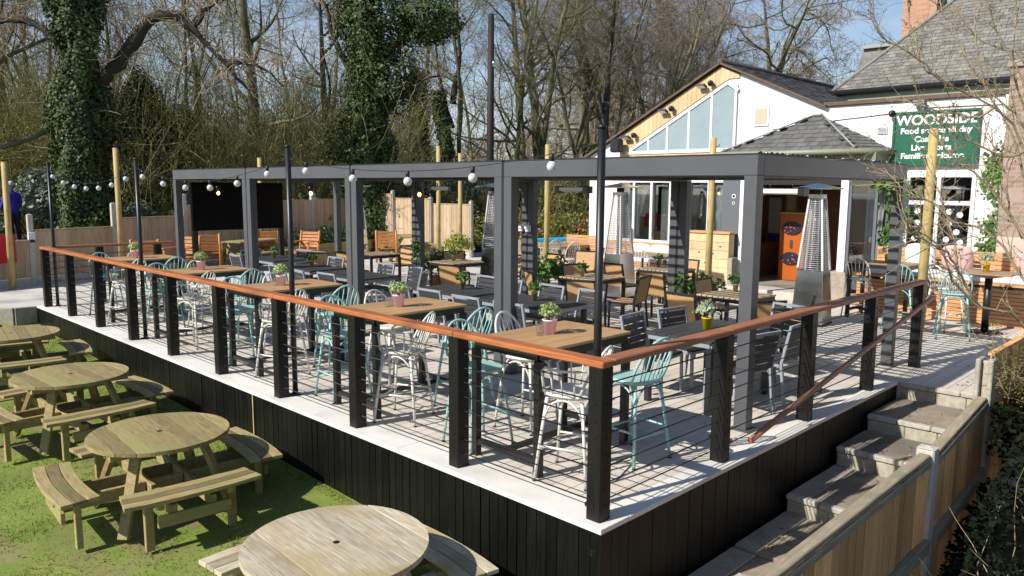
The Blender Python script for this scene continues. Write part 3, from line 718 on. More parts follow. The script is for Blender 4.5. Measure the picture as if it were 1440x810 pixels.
# ------------------------------------------------------------------ dark slatted dining tables and chairs under the pergola
dt = make_dining_table(''); ud = [0]
dc = make_chair('dining_chair', 'chair', '', 'dark slatted chairs with grey frames', 'frame_grey', 'dark_slat'); uc = [0]
DT = [(3.36, 1.20, 'with the yellow pot in the nearest bay'), (3.46, 3.86, 'beside the second row of pergola posts'), (3.50, 5.38, 'second row back from the nearest bay'),
      (3.55, 7.95, 'in the third bay'), (3.6, 9.6, 'beside the posts before the farthest bay'), (4.0, 11.6, 'in the farthest bay')]
for (x, y, n) in DT: put(dt, ud, (x, y, 0), random.uniform(-.02, .02) if y < 3 else R(90)+random.uniform(-.02, .02), 'dark grey slatted dining table '+n)
CH = [(3.12, 1.70, 182, 'far side, toward the lawn, of the table with the yellow pot'), (3.72, 1.66, 176, 'far side, toward the pub, of the table with the yellow pot'),
      (3.05, .68, -4, 'near side, toward the lawn, of the table with the yellow pot'), (3.82, .72, 8, 'beside the nearest pergola post by the side railing'),
      (2.90, 3.52, -90, 'lawn side of the table by the second post row, nearer seat'), (2.90, 4.26, -92, 'lawn side of the table by the second post row, farther seat'),
      (4.02, 3.56, 88, 'pub side of the table by the second post row, nearer seat'), (4.02, 4.30, 90, 'pub side of the table by the second post row, farther seat'),
      (2.95, 5.04, -88, 'lawn side of the middle dining table, nearer seat'), (2.92, 5.66, -94, 'lawn side of the middle dining table, farther seat'),
      (4.06, 5.15, 90, 'pub side of the middle dining table, nearer seat'), (4.06, 5.72, 90, 'pub side of the middle dining table, farther seat'),
      (3.85, 7.05, 40, 'turned sideways at the near end of the third bay table'), (3.05, 7.72, -90, 'lawn side of the third bay table'), (4.1, 8.3, 92, 'pub side of the third bay table'),
      (3.05, 9.3, -86, 'lawn side of the table before the farthest bay'), (4.15, 9.35, 90, 'pub side of the table before the farthest bay, nearer seat'), (4.15, 9.95, 90, 'pub side of the table before the farthest bay, farther seat'),
      (4.55, 11.3, 92, 'pub side of the farthest bay table, nearer seat'), (4.55, 11.95, 90, 'pub side of the farthest bay table, farther seat'), (3.45, 11.75, -90, 'lawn side of the farthest bay table'), (4.1, 12.55, 180, 'far end of the farthest bay table'),
      (2.95, 8.35, -95, 'lawn side of the third bay table, pushed back'), (4.15, 7.6, 84, 'pub side of the third bay table, nearer seat'), (3.0, 10.0, -92, 'lawn side of the table before the farthest bay, farther seat'), (4.75, 1.15, 70, 'standing alone under the nearest bay, facing the lawn')]
for (x, y, a, n) in CH: put(dc, uc, (x+random.uniform(-.03, .03), y+random.uniform(-.03, .03), 0), R(a)+random.uniform(-.13, .13), 'dark slatted dining chair, '+n)
# pots on the dining tables
op = make_pot('olive_pot_plant', '', 'small green plants in brass pots', 'olive_pot', 'green_leaf', .042, .11, .10, 5, 110, .25, .045); uo = [0]
for (x, y, z, n) in [(3.50, 3.87, .741, 'on the dark table by the second post row'), (3.56, 5.36, .741, 'on the middle dark dining table'), (3.6, 9.55, .741, 'on the dark table before the farthest bay'),
      (4.0, 11.7, .741, 'on the dark table in the farthest bay')]:
    put(op, uo, (x, y, z), random.random()*6, 'green plant in a small brass pot '+n)
yp = make_pot('yellow_pot_plant', '', 'yellow pots', 'yellow_pot', 'pale_leaf', .055, .13, .12, 8, 190, .3, .038); uy = [0]
put(yp, uy, (3.33, 1.22, .741), 0, 'pale spiky plant in a bright yellow pot on the nearest dark dining table')

# ------------------------------------------------------------------ tan woven chairs and slatted tables in the back row
rc = make_chair('woven_chair', 'chair', '', 'tan woven chairs with black frames', 'frame_black', 'rattan', True); ur = [0]
rtb = make_rattan_table(''); ux = [0]
RT = [(6.05, 2.35, 'nearest the stairs, by the timber chest'), (6.25, 5.1, 'beside the middle patio heater'), (8.3, 5.0, 'nearest the white window benches'), (6.3, 8.6, 'beside the far patio heater'), (6.2, 11.2, 'in the farthest row')]
for (x, y, n) in RT: put(rtb, ux, (x, y, 0), random.uniform(-.05, .05), 'square tan slatted table '+n)
RC = [(5.25, 1.62, -40, 'turned toward the lawn behind the nearest pergola post'), (6.1, 1.55, 20, 'by the steel heater nearest the stairs'), (5.15, 2.5, -95, 'lawn side of the table by the timber chest'), (6.6, 2.95, 178, 'against the timber chest'),
      (5.3, 4.45, -72, 'seen from behind left of the middle heater'), (6.1, 4.25, 12, 'in front of the middle heater'), (6.75, 5.75, 160, 'far side of the table by the middle heater'), (7.1, 4.35, -84, 'seen from behind left of the striped post by the chest'),
      (8.95, 5.1, 92, 'pub side of the table nearest the white window benches'), (5.35, 7.5, -75, 'lawn side beside the far heater, in the third bay'), (7.2, 8.1, 70, 'right of the far heater'), (7.9, 7.7, 80, 'behind the striped post pair of the second bay'),
      (9.0, 7.6, 110, 'beside the white chairs at the back tables'), (5.4, 10.9, -80, 'lawn side in the farthest bay'), (4.95, 11.3, -60, 'corner of the farthest bay by the heater'),
      (6.9, 9.3, 150, 'behind the slatted table beside the far heater'), (5.6, 5.6, -120, 'far lawn side corner of the table by the middle heater'), (7.75, 5.55, -100, 'lawn side of the table nearest the white benches'), (6.9, 11.3, 95, 'pub side in the farthest row')]
for (x, y, a, n) in RC: put(rc, ur, (x, y, 0), R(a), 'tan woven chair, '+n)
for (x, y, z, n) in [(6.35, 8.75, .741, 'on the slatted table beside the far heater'), (6.1, 5.2, .741, 'on the slatted table beside the middle heater'), (8.5, 5.3, .741, 'on the slatted table nearest the white benches'), (6.3, 2.5, .741, 'on the slatted table by the chest')]:
    put(op, uo, (x, y, z), random.random()*6, 'green plant in a small brass pot '+n)

# ------------------------------------------------------------------ pyramid patio heaters
def make_heater(label):
    r = thing('patio_heater', label, 'patio heater', (0,0,0), 0, 'steel pyramid patio heaters')
    def sq(w, z): return [(-w,-w,z),(w,-w,z),(w,w,z),(-w,w,z)]
    m = MB(); a, b = sq(.245, .035), sq(.195, .86); m.add(a+b, [(0,3,2,1),(4,5,6,7),(0,1,5,4),(1,2,6,5),(2,3,7,6),(3,0,4,7)]); m.build('base_cabinet', 'steel', r, bevel=.004)
    MB().box(-.255, .255, -.255, .255, .005, .034).build('plinth', 'black_metal', r)
    wt, zb, zt_ = .095, .861, 1.98
    for sx in (-1, 1):
        for sy in (-1, 1): MB().beam((sx*.19, sy*.19, zb), (sx*wt, sy*wt, zt_), .028, .028).build('upright', 'steel_bright', r)
    for side in range(4):
        m = MB(); Mz = Matrix.Rotation(side*PI/2, 4, 'Z')
        for i in range(34):
            f = (i+.5)/34; z = zb+(zt_-zb)*f; w = .19+(wt-.19)*f-.012
            m.tube([Mz @ Vector((-w, -w-.012, z)), Mz @ Vector((w, -w-.012, z))], .0042, 4)
        for j in (-.33, 0, .33): m.tube([Mz @ Vector((j*.36, -.19, zb)), Mz @ Vector((j*.18, -wt, zt_))], .0022, 4)
        m.build('guard_grille', 'steel_bright', r)
    MB().lathe([(.055, zb), (.055, zt_), (.05, zt_), (.05, zb+.01)], 14).build('glass_tube', 'heater_glass', r)
    MB().box(-wt-.01, wt+.01, -wt-.01, wt+.01, zt_+.001, zt_+.06).build('collar', 'steel', r)
    MB().box(-.05, .05, -.05, .05, zt_+.061, zt_+.14).build('neck', 'black_metal', r)
    m = MB(); a, b = sq(.30, zt_+.14), sq(.30, zt_+.155); c = [(0, 0, zt_+.235)]
    m.add(a+b+c, [(0,3,2,1),(0,1,5,4),(1,2,6,5),(2,3,7,6),(3,0,4,7),(4,5,8),(5,6,8),(6,7,8),(7,4,8)]); m.build('hood', 'steel', r)
    return r
h = make_heater('steel pyramid patio heater by the pub doors, nearest the stairs'); h.scale = (1.05, 1.05, 1.045); h.location = (8.64, 2.37, 0); h.rotation_euler = (0, 0, R(6))
dup(h, (8.75, 6.42, 0), R(-4), 'steel pyramid patio heater before the curtained windows, right of the black pole')
dup(h, (7.95, 9.2, 0), R(8), 'steel pyramid patio heater in the middle of the terrace, left of the double grey posts')
dup(h, (9.75, 17.2, 0), R(20), 'far steel pyramid patio heater beside the orange armchairs near the fence')

# ------------------------------------------------------------------ orange hardwood armchairs by the far fence
def make_armchair(label):
    r = thing('garden_armchair', label, 'armchair', (0,0,0), 0, 'orange hardwood armchairs'); w = .29
    for sx in (-1, 1):
        MB().beam((sx*w, .26, 0), (sx*w, .26, .64), .055, .055, upv=(0,1,0)).build('leg', 'orange_wood', r, bevel=.005)
        MB().tube([(sx*w, -.33, 0), (sx*w, -.25, .4), (sx*w, -.36, .95)], .033, 6).build('leg', 'orange_wood', r)
        MB().box(sx*w-.04, sx*w+.04, -.33, .32, .642, .67).build('armrest', 'orange_wood', r, bevel=.006)
    m = MB()
    for i in range(6): m.box(-w+.03, w-.03, -.25+i*.09, -.25+i*.09+.078, .40, .422)
    m.build('seat', 'orange_wood', r, bevel=.004)
    m = MB()
    for i in range(5): z = .52+.09*i; m.beam((-w+.034, -.262-.2*(z-.42), z), (w-.034, -.262-.2*(z-.42), z), .022, .075, upv=(0,-.2,1))
    m.build('backrest', 'orange_wood', r, bevel=.004)
    m = MB(); m.box(-w+.03, w-.03, .245, .275, .33, .39); m.box(-w-.012, -w+.012, -.22, .23, .33, .385); m.box(w-.012, w+.012, -.22, .23, .33, .385); m.build('seat_rail', 'orange_wood', r, bevel=.003)
    return r
ac = make_armchair('orange hardwood armchair seen side on, facing left by the raised bed'); ac.location = (7.5, 16.5, 0); ac.rotation_euler = (0, 0, R(118))
dup(ac, (4.05, 16.5, 0), R(120), 'orange hardwood armchair seen side on, left of the screen leg')
dup(ac, (5.15, 17.35, 0), R(-30), 'orange hardwood armchair with its back turned, right of the screen leg')
dup(ac, (7.2, 17.9, 0), R(-35), 'orange hardwood armchair with its back turned, seen under the black screen')
dup(ac, (9.8, 15.7, 0), R(-42), 'orange hardwood armchair with its back turned, right of the third post pair')
dup(ac, (3.1, 16.2, 0), R(-25), 'orange hardwood armchair behind the return balustrade')

# ------------------------------------------------------------------ round picnic tables on the lawn
def ringseg(r0, r1, a0, a1, n=10): return [(r0*math.cos(a0+(a1-a0)*i/n), r0*math.sin(a0+(a1-a0)*i/n)) for i in range(n+1)] + [(r1*math.cos(a1+(a0-a1)*i/n), r1*math.sin(a1+(a0-a1)*i/n)) for i in range(n+1)]
def make_picnic(label, wood):
    r = thing('round_picnic_table', label, 'picnic table', (0,0,0), 0, 'round picnic tables on the lawn'); RT_ = .60; z = .73
    m = MB(); n = 9; w = 2*RT_/n
    for i in range(n):
        x0, x1 = -RT_+i*w+.003, -RT_+(i+1)*w-.003; pts = []
        x0c, x1c = max(x0, -RT_*.999), min(x1, RT_*.999)
        for s in range(9): x = x0c+(x1c-x0c)*s/8; pts.append((x, math.sqrt(max(0, RT_*RT_-x*x))))
        for s in range(9): x = x1c+(x0c-x1c)*s/8; pts.append((x, -math.sqrt(max(0, RT_*RT_-x*x))))
        cl = [pts[0]]
        for p in pts[1:]:
            if math.hypot(p[0]-cl[-1][0], p[1]-cl[-1][1]) > 1e-4: cl.append(p)
        if math.hypot(cl[0][0]-cl[-1][0], cl[0][1]-cl[-1][1]) < 1e-4: cl.pop()
        dz = random.uniform(-.0015, .0015); m.prism(cl, z-.036+dz, z+dz)
    tp = m.build('tabletop', wood, r, bevel=.0012)
    MB().prism([(.021*math.cos(a*PI/6), .021*math.sin(a*PI/6)) for a in range(12)], z+.0005, z+.0035).build('parasol_hole_shade', 'hole_shade', tp)  # no opening is cut: a near-black disc paints the shade inside the parasol hole
    m = MB()
    for s in (-.3, .3): m.box(-.5, .5, s-.035, s+.035, z-.09, z-.04)
    m.build('batten', wood, r, bevel=.003)
    m = MB(); hb = .30                                  # crossing beams that carry the benches
    for s in (-.16, .16): m.beam((s, -.86, hb), (s, .86, hb), .045, .11)
    m.build('cross_beam', wood, r, bevel=.004)
    m = MB()
    for s in (-.16, .16):
        for (a, b) in ((-.86, -.19), (-.13, .13), (.19, .86)): m.beam((a, s, hb), (b, s, hb), .045, .11)
    m.build('cross_beam', wood, r, bevel=.004)
    for k in range(4):
        a = k*PI/2 + PI/4; dx, dy = math.cos(a), math.sin(a)
        MB().beam((dx*.38, dy*.38, z-.04), (dx*.66, dy*.66, .0), .09, .045, upv=(dx, dy, .3)).build('leg', wood, r, bevel=.004)
        b = thing('bench', '', '', (0,0,0)); del b['category']; del b['label']
        b.parent = r; b.rotation_euler = (0, 0, k*PI/2)
        m = MB(); r0, r1, oc = .66+3.0, .965+3.0, -3.0; d = (r1-r0)/3
        for i in range(3): m.prism([(p[0]+oc, p[1]) for p in ringseg(r0+i*d+.003, r0+(i+1)*d-.003, R(-8.1), R(8.1))], .415, .448)
        m.build('seat', wood, b, bevel=.003)
        for s in (-1, 1):
            aa = s*R(24); m = MB(); x, y = .84*math.cos(aa), .84*math.sin(aa)
            m.beam((x, y, -.02), (x, y, .413), .07, .05, upv=(1,0,0)); m.build('bench_leg', wood, b, bevel=.004)
        m = MB(); m.beam((.865, -.3, .24), (.865, .3, .24), .035, .1); m.beam((.70, -.28, .385), (.93, -.28, .385), .045, .055); m.beam((.70, .28, .385), (.93, .28, .385), .045, .055)
        m.build('bench_rail', wood, b, bevel=.004)
    return r
PT_ = [(-1.24, 1.20, -3, 'pale_picnic_wood', 'pale weathered round picnic table closest to the viewer, cut off by the bottom edge'),
       (-1.25, 4.10, -4, 'picnic_wood', 'mossy brown round picnic table with all four curved benches in full view'),
       (-1.24, 6.72, 3, 'picnic_wood', 'weathered round picnic table third along the skirting from the viewer'),
       (-1.20, 9.55, -8, 'picnic_wood', 'weathered round picnic table cut off at the edge, near the far end of the deck'),
       (-1.75, 12.1, 6, 'picnic_wood', 'farthest round picnic table, mostly out of frame beside the gravel')]
for (x, y, a, w_, l) in PT_:
    t_ = make_picnic(l, w_); t_.location = (x, y, lawn_z(x, y)); t_.rotation_euler = (0, 0, R(a))
# A-frame tables by the far fence
def make_aframe(label):
    r = thing('picnic_bench', label, 'picnic table', (0,0,0), 0, 'A-frame picnic tables by the fence'); wd = 'picnic_wood'
    m = MB()
    for i in range(5): m.box(-.8, .8, -.34+i*.138, -.34+i*.138+.13, .71, .745)
    m.build('tabletop', wd, r)
    for s in (-1, 1): MB().box(-.8, .8, s*.72-.13, s*.72+.13, .42, .455).build('seat', wd, r)
    for x in (-.55, .55):
        for s in (-1, 1): MB().beam((x, s*.25, .71), (x, s*.62, 0), .045, .1, upv=(0, s, .3)).build('leg', wd, r)
        MB().beam((x+.047, -.78, .36), (x+.047, .78, .36), .045, .11).build('cross_beam', wd, r)
    return r
a = make_aframe('weathered A-frame picnic table by the sunlit fence, left of the striped posts'); a.location = (10.75, 15.95, -.02); a.rotation_euler = (0, 0, R(60))
dup(a, (6.3, 17.2, -.02), R(20), 'weathered A-frame picnic table behind the armchairs under the black screen')

# ------------------------------------------------------------------ right hand terrace and pub front seating
put(white, uw, (9.95, 2.12, 0), R(-78), 'white bar stool by the stone block at the pub doors')
put(mint, um, (9.25, 1.22, 0), R(-75), 'mint bar stool half hidden behind the end pergola post')
put(mint, um, (9.0, .36, 0), R(-70), 'mint bar stool standing alone left of the pedestal table with the yellow pot')
put(warm, ua, (9.62, .66, 0), R(-115), 'white armed bar stool close behind the lone mint stool on the terrace')
bt2 = make_bar_table('long dark topped bar table by the boarded pub bench, behind the end post', .97, 1.0, .7, 'wood_top', 'bar tables by the boarded bench'); bt2.location = (10.1, 1.75, 0); bt2.rotation_euler = (0, 0, R(90))
r = thing('pedestal_table', 'square pedestal bar table on one black column, right hand terrace', 'table', (9.85, .12, 0))
MB().box(-.36, .36, -.36, .36, .93, .95).build('tabletop', 'wood_top', r, bevel=.004)
m = MB(); a_, b_ = .3, .06; m.add([(-a_,-a_,.929),(a_,-a_,.929),(a_,a_,.929),(-a_,a_,.929),(-b_,-b_,.86),(b_,-b_,.86),(b_,b_,.86),(-b_,b_,.86)], [(0,1,2,3),(7,6,5,4),(0,4,5,1),(1,5,6,2),(2,6,7,3),(3,7,4,0)]); m.build('bracket', 'wood_top', r)
MB().tube([(0,0,.03),(0,0,.86)], .055, 12).build('column', 'black_metal', r); MB().lathe([(.25, 0), (.25, .015), (.06, .03)], 16).build('base_plate', 'black_metal', r)
put(yp, uy, (9.9, .18, .951), 2, 'green plant in a bright yellow pot on the pedestal table'); put(yp, uy, (10.12, 1.72, .971), 4, 'green plant in a bright yellow pot on the bar table by the boarded bench')
def make_bench(label, loc, L_, depth, seat, back, rz=0):
    r = thing('boarded_bench', label, 'bench', loc, rz, 'timber boarded benches'); m = MB(); n = int(seat/.062)
    for i in range(n): m.box(0, .02, 0, L_, i*.062, i*.062+.054)
    m.build('front_boards', 'bench_slat', r, bevel=.003)
    MB().box(.021, depth, .002, L_-.002, 0, seat-.02).build('carcass', 'seal_black', r)
    MB().box(-.01, depth, -.01, L_+.01, seat-.019, seat+.01).build('seat', 'bench_slat', r)
    m = MB(); n = int((back-seat)/.075)
    for i in range(n): m.box(depth-.02, depth, 0, L_, seat+.02+i*.075, seat+.02+i*.075+.066)
    m.build('backrest', 'bench_slat', r, bevel=.003)
    return r
def cushion(label, loc, sx, sy, sz, mt, rz=0, tilt=0, group='loose cushions'):
    b = bmesh.new(); bmesh.ops.create_cube(b, size=1); bmesh.ops.subdivide_edges(b, edges=b.edges[:], cuts=4, use_grid_fill=True)
    for v in b.verts:
        x, y, z = v.co*2; k = (1-.16*(x*x*y*y)); puff = (1-abs(x)**3)*(1-abs(y)**3); v.co = (x*sx/2*k, y*sy/2*k, z*sz/2*(.35+.65*puff))
    for f in b.faces: f.smooth = True
    me = bpy.data.meshes.new('cushion'); b.to_mesh(me); b.free(); me.materials.append(MATS[mt])
    o = bpy.data.objects.new('cushion', me); C.objects.link(o); o.location = loc; o.rotation_euler = (0, tilt, rz); return tag(o, label, 'cushion', group)
def pad(label, loc, sx, sy, sz, grp='white seat pads'):
    m = MB().box(0, sx, 0, sy, 0, sz); o = m.build('seat_pad', 'cushion_white', None, bevel=.03); o.location = loc; return tag(o, label, 'seat pad', grp)
make_bench('long timber boarded bench below the spotted pub window', (10.62, -1.05, 0), 3.45, .95, .68, 1.2)
pad('white seat pad on the boarded bench, left half', (10.64, .75, .692), .72, 1.6, .10); pad('white seat pad on the boarded bench, right half', (10.64, -.9, .692), .72, 1.6, .10)
make_bench('end return of the boarded bench at the right edge, dark underneath', (9.1, -2.3, 0), 1.2, .8, .44, .5)
pad('white seat pad on the bench return at the right edge', (9.12, -2.28, .452), .74, 1.15, .10)
cushion('pale pink cushion leaning on the boarded bench behind the lone mint stool', (11.28, .95, 1.02), .5, .5, .16, 'cushion_pink', 0, R(68))
cushion('pale pink cushion leaning on the boarded bench right of the window', (11.28, -.15, 1.0), .48, .48, .16, 'cushion_pink', .1, R(70))
cushion('pink cushion on the bench return at the right edge', (9.5, -1.6, .72), .5, .5, .16, 'cushion_pink', .9, R(60))
cushion('white cushion with grey marks leaning behind the pedestal table', (11.26, -.62, 1.02), .52, .5, .16, 'cushion_white', -.1, R(68))
cushion('white cushion leaning on the boarded bench behind the end pergola post', (11.27, 1.55, 1.02), .5, .5, .16, 'cushion_white', .05, R(68))
# low tables, benches and chairs before the windows
mch = make_stool('spindle_chair', 'chair', 'mint_paint', '', 'spindle back dining chairs', .46, .90); wch = make_stool('spindle_chair', 'chair', 'white_paint', '', 'spindle back dining chairs', .46, .90)
mch.location = (10.9, 10.15, 0); mch.rotation_euler = (0, 0, R(-30)); mch['label'] = 'mint spindle chair at the back table left of the black pole'
wch.location = (10.75, 9.45, 0); wch.rotation_euler = (0, 0, R(-20)); wch['label'] = 'white spindle chair at the back table, just left of the black pole'
dup(wch, (10.2, 6.9, 0), R(-60), 'white spindle chair in front of the white window bench')
wt_ = make_dining_table('brown topped table at the far left of the pub windows'); wt_.location = (11.3, 10.1, 0); wt_['group'] = 'brown tables by the windows'
for ch in wt_.children:
    if ch.name.startswith('tabletop'): ch.data = ch.data.copy(); ch.data.materials[0] = MATS['wood_top']
dup(wt_, (10.75, 6.95, 0), R(88), 'brown topped table before the white window bench')
make_bench('low timber bench with white cushions under the curtained windows', (11.3, 6.6, 0), 2.6, .6, .44, .95)
pad('white seat pad on the bench under the curtained windows', (11.32, 6.65, .452), .5, 2.5, .1)
for i, (y, l) in enumerate(((7.9, 'left'), (7.35, 'middle'), (6.85, 'right'))):
    cushion('large white cushion on the window bench, %s of three' % l, (11.68, y, .70), .40, .56, .13, 'cushion_white', random.uniform(-.1, .1), R(62))
make_bench('low timber bench at the left end of the white pub wall', (11.3, 9.3, 0), 1.2, .6, .44, .98)

# ------------------------------------------------------------------ the pub: one building, many parts
GX = 12.3
pub = thing('pub_building', 'white rendered pub with timber clad gable, slate roofs and hipped porch', 'building', (GX, 0, 0))
def bpart(m, name, mt, par=None, bevel=0.0, label=None): return m.build(name, mt, par or pub, label, bevel)
X = lambda x: x - GX                                    # parts are built in the pub's own frame
AP, YL, ZL, YV, ZV = (6.3, 5.02), 10.1, 3.06, 3.95, 3.95
Z0 = -.3
# gable wall with openings cut as separate panels: (y0,y1,z0,z1) blocks plus the triangular top
def roofz(y): return ZL + (AP[1]-ZL)*(YL-y)/(YL-AP[0]) if y > AP[0] else ZV + (AP[1]-ZV)*(y-YV)/(AP[0]-YV)
m = MB()
m.extr([(0, YL-.02, 2.64), (0, YL-.02, ZL-.03), (0, 9.05, roofz(9.05)-.04), (0, 9.05, 2.64)], (.25, 0, 0))          # white left of the cladding
m.extr([(0, 5.83, 2.64), (0, 5.83, roofz(5.83)-.04), (0, YV, ZV-.02), (0, YV, 2.64)], (.25, 0, 0))                   # white right of the cladding
m.box(0, .25, 9.12, YL-.02, Z0, 2.639)                  # pillar at the left end
m.box(0, .25, 5.5, 9.119, 2.42, 2.639)                 # band over the windows
m.box(0, .25, 5.5, 9.119, Z0, .86)                      # below the windows
m.box(0, .25, 5.5, 6.0, .861, 2.419)
m.box(0, .25, 2.42, YV-.001, 2.64, 3.9)
m.box(0, .25, 2.2, 2.419, Z0, 3.9)
m.box(0, .25, 1.0, 2.199, 2.52, 3.9); m.box(0, .25, 1.0, 2.199, Z0, 1.02)    # over and under the spotted window
m.box(0, .25, .25, .999, Z0, 3.9)
m.box(.02, .3, -6, .249, Z0, 3.86)
m.box(.26, 9, YL-.3, YL-.03, Z0, ZL-.1)
m.box(.0, .25, YV, 5.5, 2.64, 3.3)
bpart(m, 'wall', 'white_render')
# timber cladding on the gable, above the raking window
m = MB(); y = 5.84
def glz(y): return 3.13 + (4.55-3.13)*(8.72-y)/(8.72-6.12) if y > 6.12 else 4.55
while y < 9.04:
    y1 = min(y+.12, 9.04); ym = (y+y1)/2
    zb0, zb1 = (glz(y)+.12 if y < 8.72 else 3.05), (glz(y1)+.12 if y1 < 8.72 else 3.05)
    m.extr([(-.028, y+.002, zb0), (-.028, y1-.002, zb1), (-.028, y1-.002, roofz(y1)-.06), (-.028, y+.002, roofz(y)-.06)], (.026, 0, 0)); y = y1
y = 5.84
while y < 9.04:
    y1 = min(y+.12, 9.04); m.box(-.028, -.002, y+.002, y1-.002, 2.66, 3.045); y = y1
bpart(m, 'timber_cladding', 'cladding')
bpart(MB().extr([(.0, 5.84, 2.64), (.0, 9.04, 2.64), (.0, 9.04, roofz(9.04)-.06), (0, 6.3, roofz(6.3)-.06), (0, 5.84, roofz(5.84)-.06)], (.2, 0, 0)), 'gable_backing', 'white_render')
# raking window: frosted panes between white mullions
mul = [8.72, 8.25, 7.62, 7.0, 6.52, 5.90]; fr = MB()
ys_ = [8.62, 8.22, 7.68, 7.09, 6.50, 5.90]
wf = None
for a, b in zip(ys_, ys_[1:]):
    fr.box(-.05, -.03, b-.03, b+.03, 3.10, glz(max(b, 6.12))-.005)
fr.box(-.052, -.03, 5.84, 8.9, 3.05, 3.13); fr.beam((-.045, 8.78, 3.14), (-.045, 6.10, 4.59), .03, .07, upv=(0,0,1)); fr.beam((-.045, 6.10, 4.58), (-.045, 5.84, 4.40), .03, .07)
wf = bpart(fr, 'raking_window', 'window_white', None, .004)
for a, b in zip(ys_, ys_[1:]):
    zt0, zt1 = glz(max(a-.03, 6.12))-.03, glz(max(b+.03, 6.12))-.03
    pts = [(-.036, a-.03, 3.125), (-.036, b+.03, 3.125), (-.036, b+.03, zt1)]
    if b < 6.12: pts = [(-.036, a-.03, 3.125), (-.036, b+.03, 3.125), (-.036, b+.03, 4.40), (-.036, 6.12, 4.52), (-.036, a-.03, zt0)]
    elif zt0 > 3.15: pts.append((-.036, a-.03, zt0))
    MB().extr(pts, (.006, 0, 0)).build('frosted_pane', 'frosted', wf)
f = bpart(MB().box(-.03, -.002, 5.1, 5.46, 3.58, 4.0), 'vent_frame', 'window_white', None, .006); MB().box(-.036, -.031, 5.14, 5.42, 3.63, 3.96).build('vent_panel', 'poster_cream', f)
# gable roof
def tiles(mb, O, U, Vv, nu, nv, wu, lv, th=.012, clip=None, jit=.004):
    O, U, Vv = Vector(O), Vector(U).normalized(), Vector(Vv).normalized(); N = U.cross(Vv).normalized()
    if N.z < 0: N = -N
    for j in range(nv):
        for i in range(-1, nu+1):
            u0 = (i + (.5 if j % 2 else 0))*wu; c = O + U*(u0+wu/2) + Vv*((j+.5)*lv)
            if clip and not clip(c): continue
            g = random.uniform(.001, .006); a = O + U*(u0+g) + Vv*(j*lv); b = O + U*(u0+wu-g) + Vv*(j*lv)
            l2 = Vv*(lv*1.12); h0 = N*(th*2+random.uniform(-jit, jit)); h1 = N*(random.uniform(.001, .003))
            vs = [a+h0, b+h0, b+l2+h1, a+l2+h1, a+h0-N*th, b+h0-N*th]
            mb.add([tuple(v) for v in vs], [(0,1,2,3), (4,5,1,0), (4,0,3), (5,2,1)])
RL = 9.0
def slope(y0, z0, name):                                # from eave (y0,z0) to the ridge
    m = MB(); d = Vector((0, AP[0]-y0, AP[1]-z0)); n_ = Vector((0, -d.z, d.y)).normalized()
    if n_.z < 0: n_ = -n_
    a, b = Vector((-.10, y0, z0)), Vector((-.10, AP[0], AP[1])); th = n_*.025
    return m.extr([tuple(a), tuple(b), tuple(b+th), tuple(a+th)], (RL, 0, 0)), d, n_
for (y0, z0) in ((YL+.25, ZL-.14), (YV-.12, ZV-.06)):
    m, d, n_ = slope(y0, z0, '')
    rf = bpart(m, 'roof', 'brown_wall')
    m = MB(); L_ = d.length; o = Vector((-.13, y0, z0)) + n_*.027
    tiles(m, o, (1,0,0), d, int(RL/.28), int(L_/.2)+1, .28, .2, .008, lambda p: p.x > -.02)
    m.build('roof_tiles', 'slate_dark', rf)
    m = MB(); m.beam((-.112, y0, z0+.012), (-.112, AP[0], AP[1]+.012), .02, .05); m.build('verge_board', 'brown_wall', rf)
bpart(MB().tube([(-.12, AP[0], AP[1]+.06), (RL-.2, AP[0], AP[1]+.06)], .06, 8), 'ridge_tiles', 'slate_dark')
# low parapet extension to the right with its coping and flat roof
bpart(MB().box(-.06, .34, -6, YV-.05, 3.905, 3.99), 'coping', 'brown_wall', None, .01)
bpart(MB().box(.3, 4.5, -6, YV, 3.7, 3.85), 'flat_roof', 'lead')
# window wall under the gable
wy = [9.1, 8.63, 8.10, 7.55, 7.02, 6.5, 6.02]
fr = MB()
for y in wy: fr.box(-.03, .08, y-.035, y+.035, .861, 2.419)
for a, b in zip(wy, wy[1:]): fr.box(-.03, .08, b+.0355, a-.0355, .861, .93); fr.box(-.03, .08, b+.0355, a-.0355, 2.35, 2.419)
w_ = bpart(fr, 'glazed_screen', 'window_white', None, .004)
for a, b in zip(wy, wy[1:]): MB().box(.02, .03, b+.036, a-.036, .931, 2.349).build('pane', 'window_glass', w_)
m = MB()
for k in range(6): m.box(-.04, -.001, 6.25+k*.5, 6.33+k*.5, 2.45, 2.60)
bpart(m, 'downlights', 'seal_black', None, .004)
def curtain(y0, y1, z0, z1, pinch=0):
    m = MB(); n = 28; vs = []
    for j in range(7):
        f = j/6; z = z1+(z0-z1)*f
        for i in range(n+1):
            s = i/n; w = 1-pinch*math.sin(min(1, f*1.2)*PI/2); y = y0+(y1-y0)*(s*w); vs.append((.2+.028*math.sin(s*30)+.012*math.sin(s*71+f*3), y, z))
    fs = [(j*(n+1)+i, j*(n+1)+i+1, (j+1)*(n+1)+i+1, (j+1)*(n+1)+i) for j in range(6) for i in range(n)]
    m.add(vs, fs, True); return m
for (a, b, p) in ((9.05, 8.3, .35), (7.95, 7.55, .3), (6.05, 6.9, .55)): bpart(curtain(a, b, .9, 2.36, p), 'curtain', 'curtain')
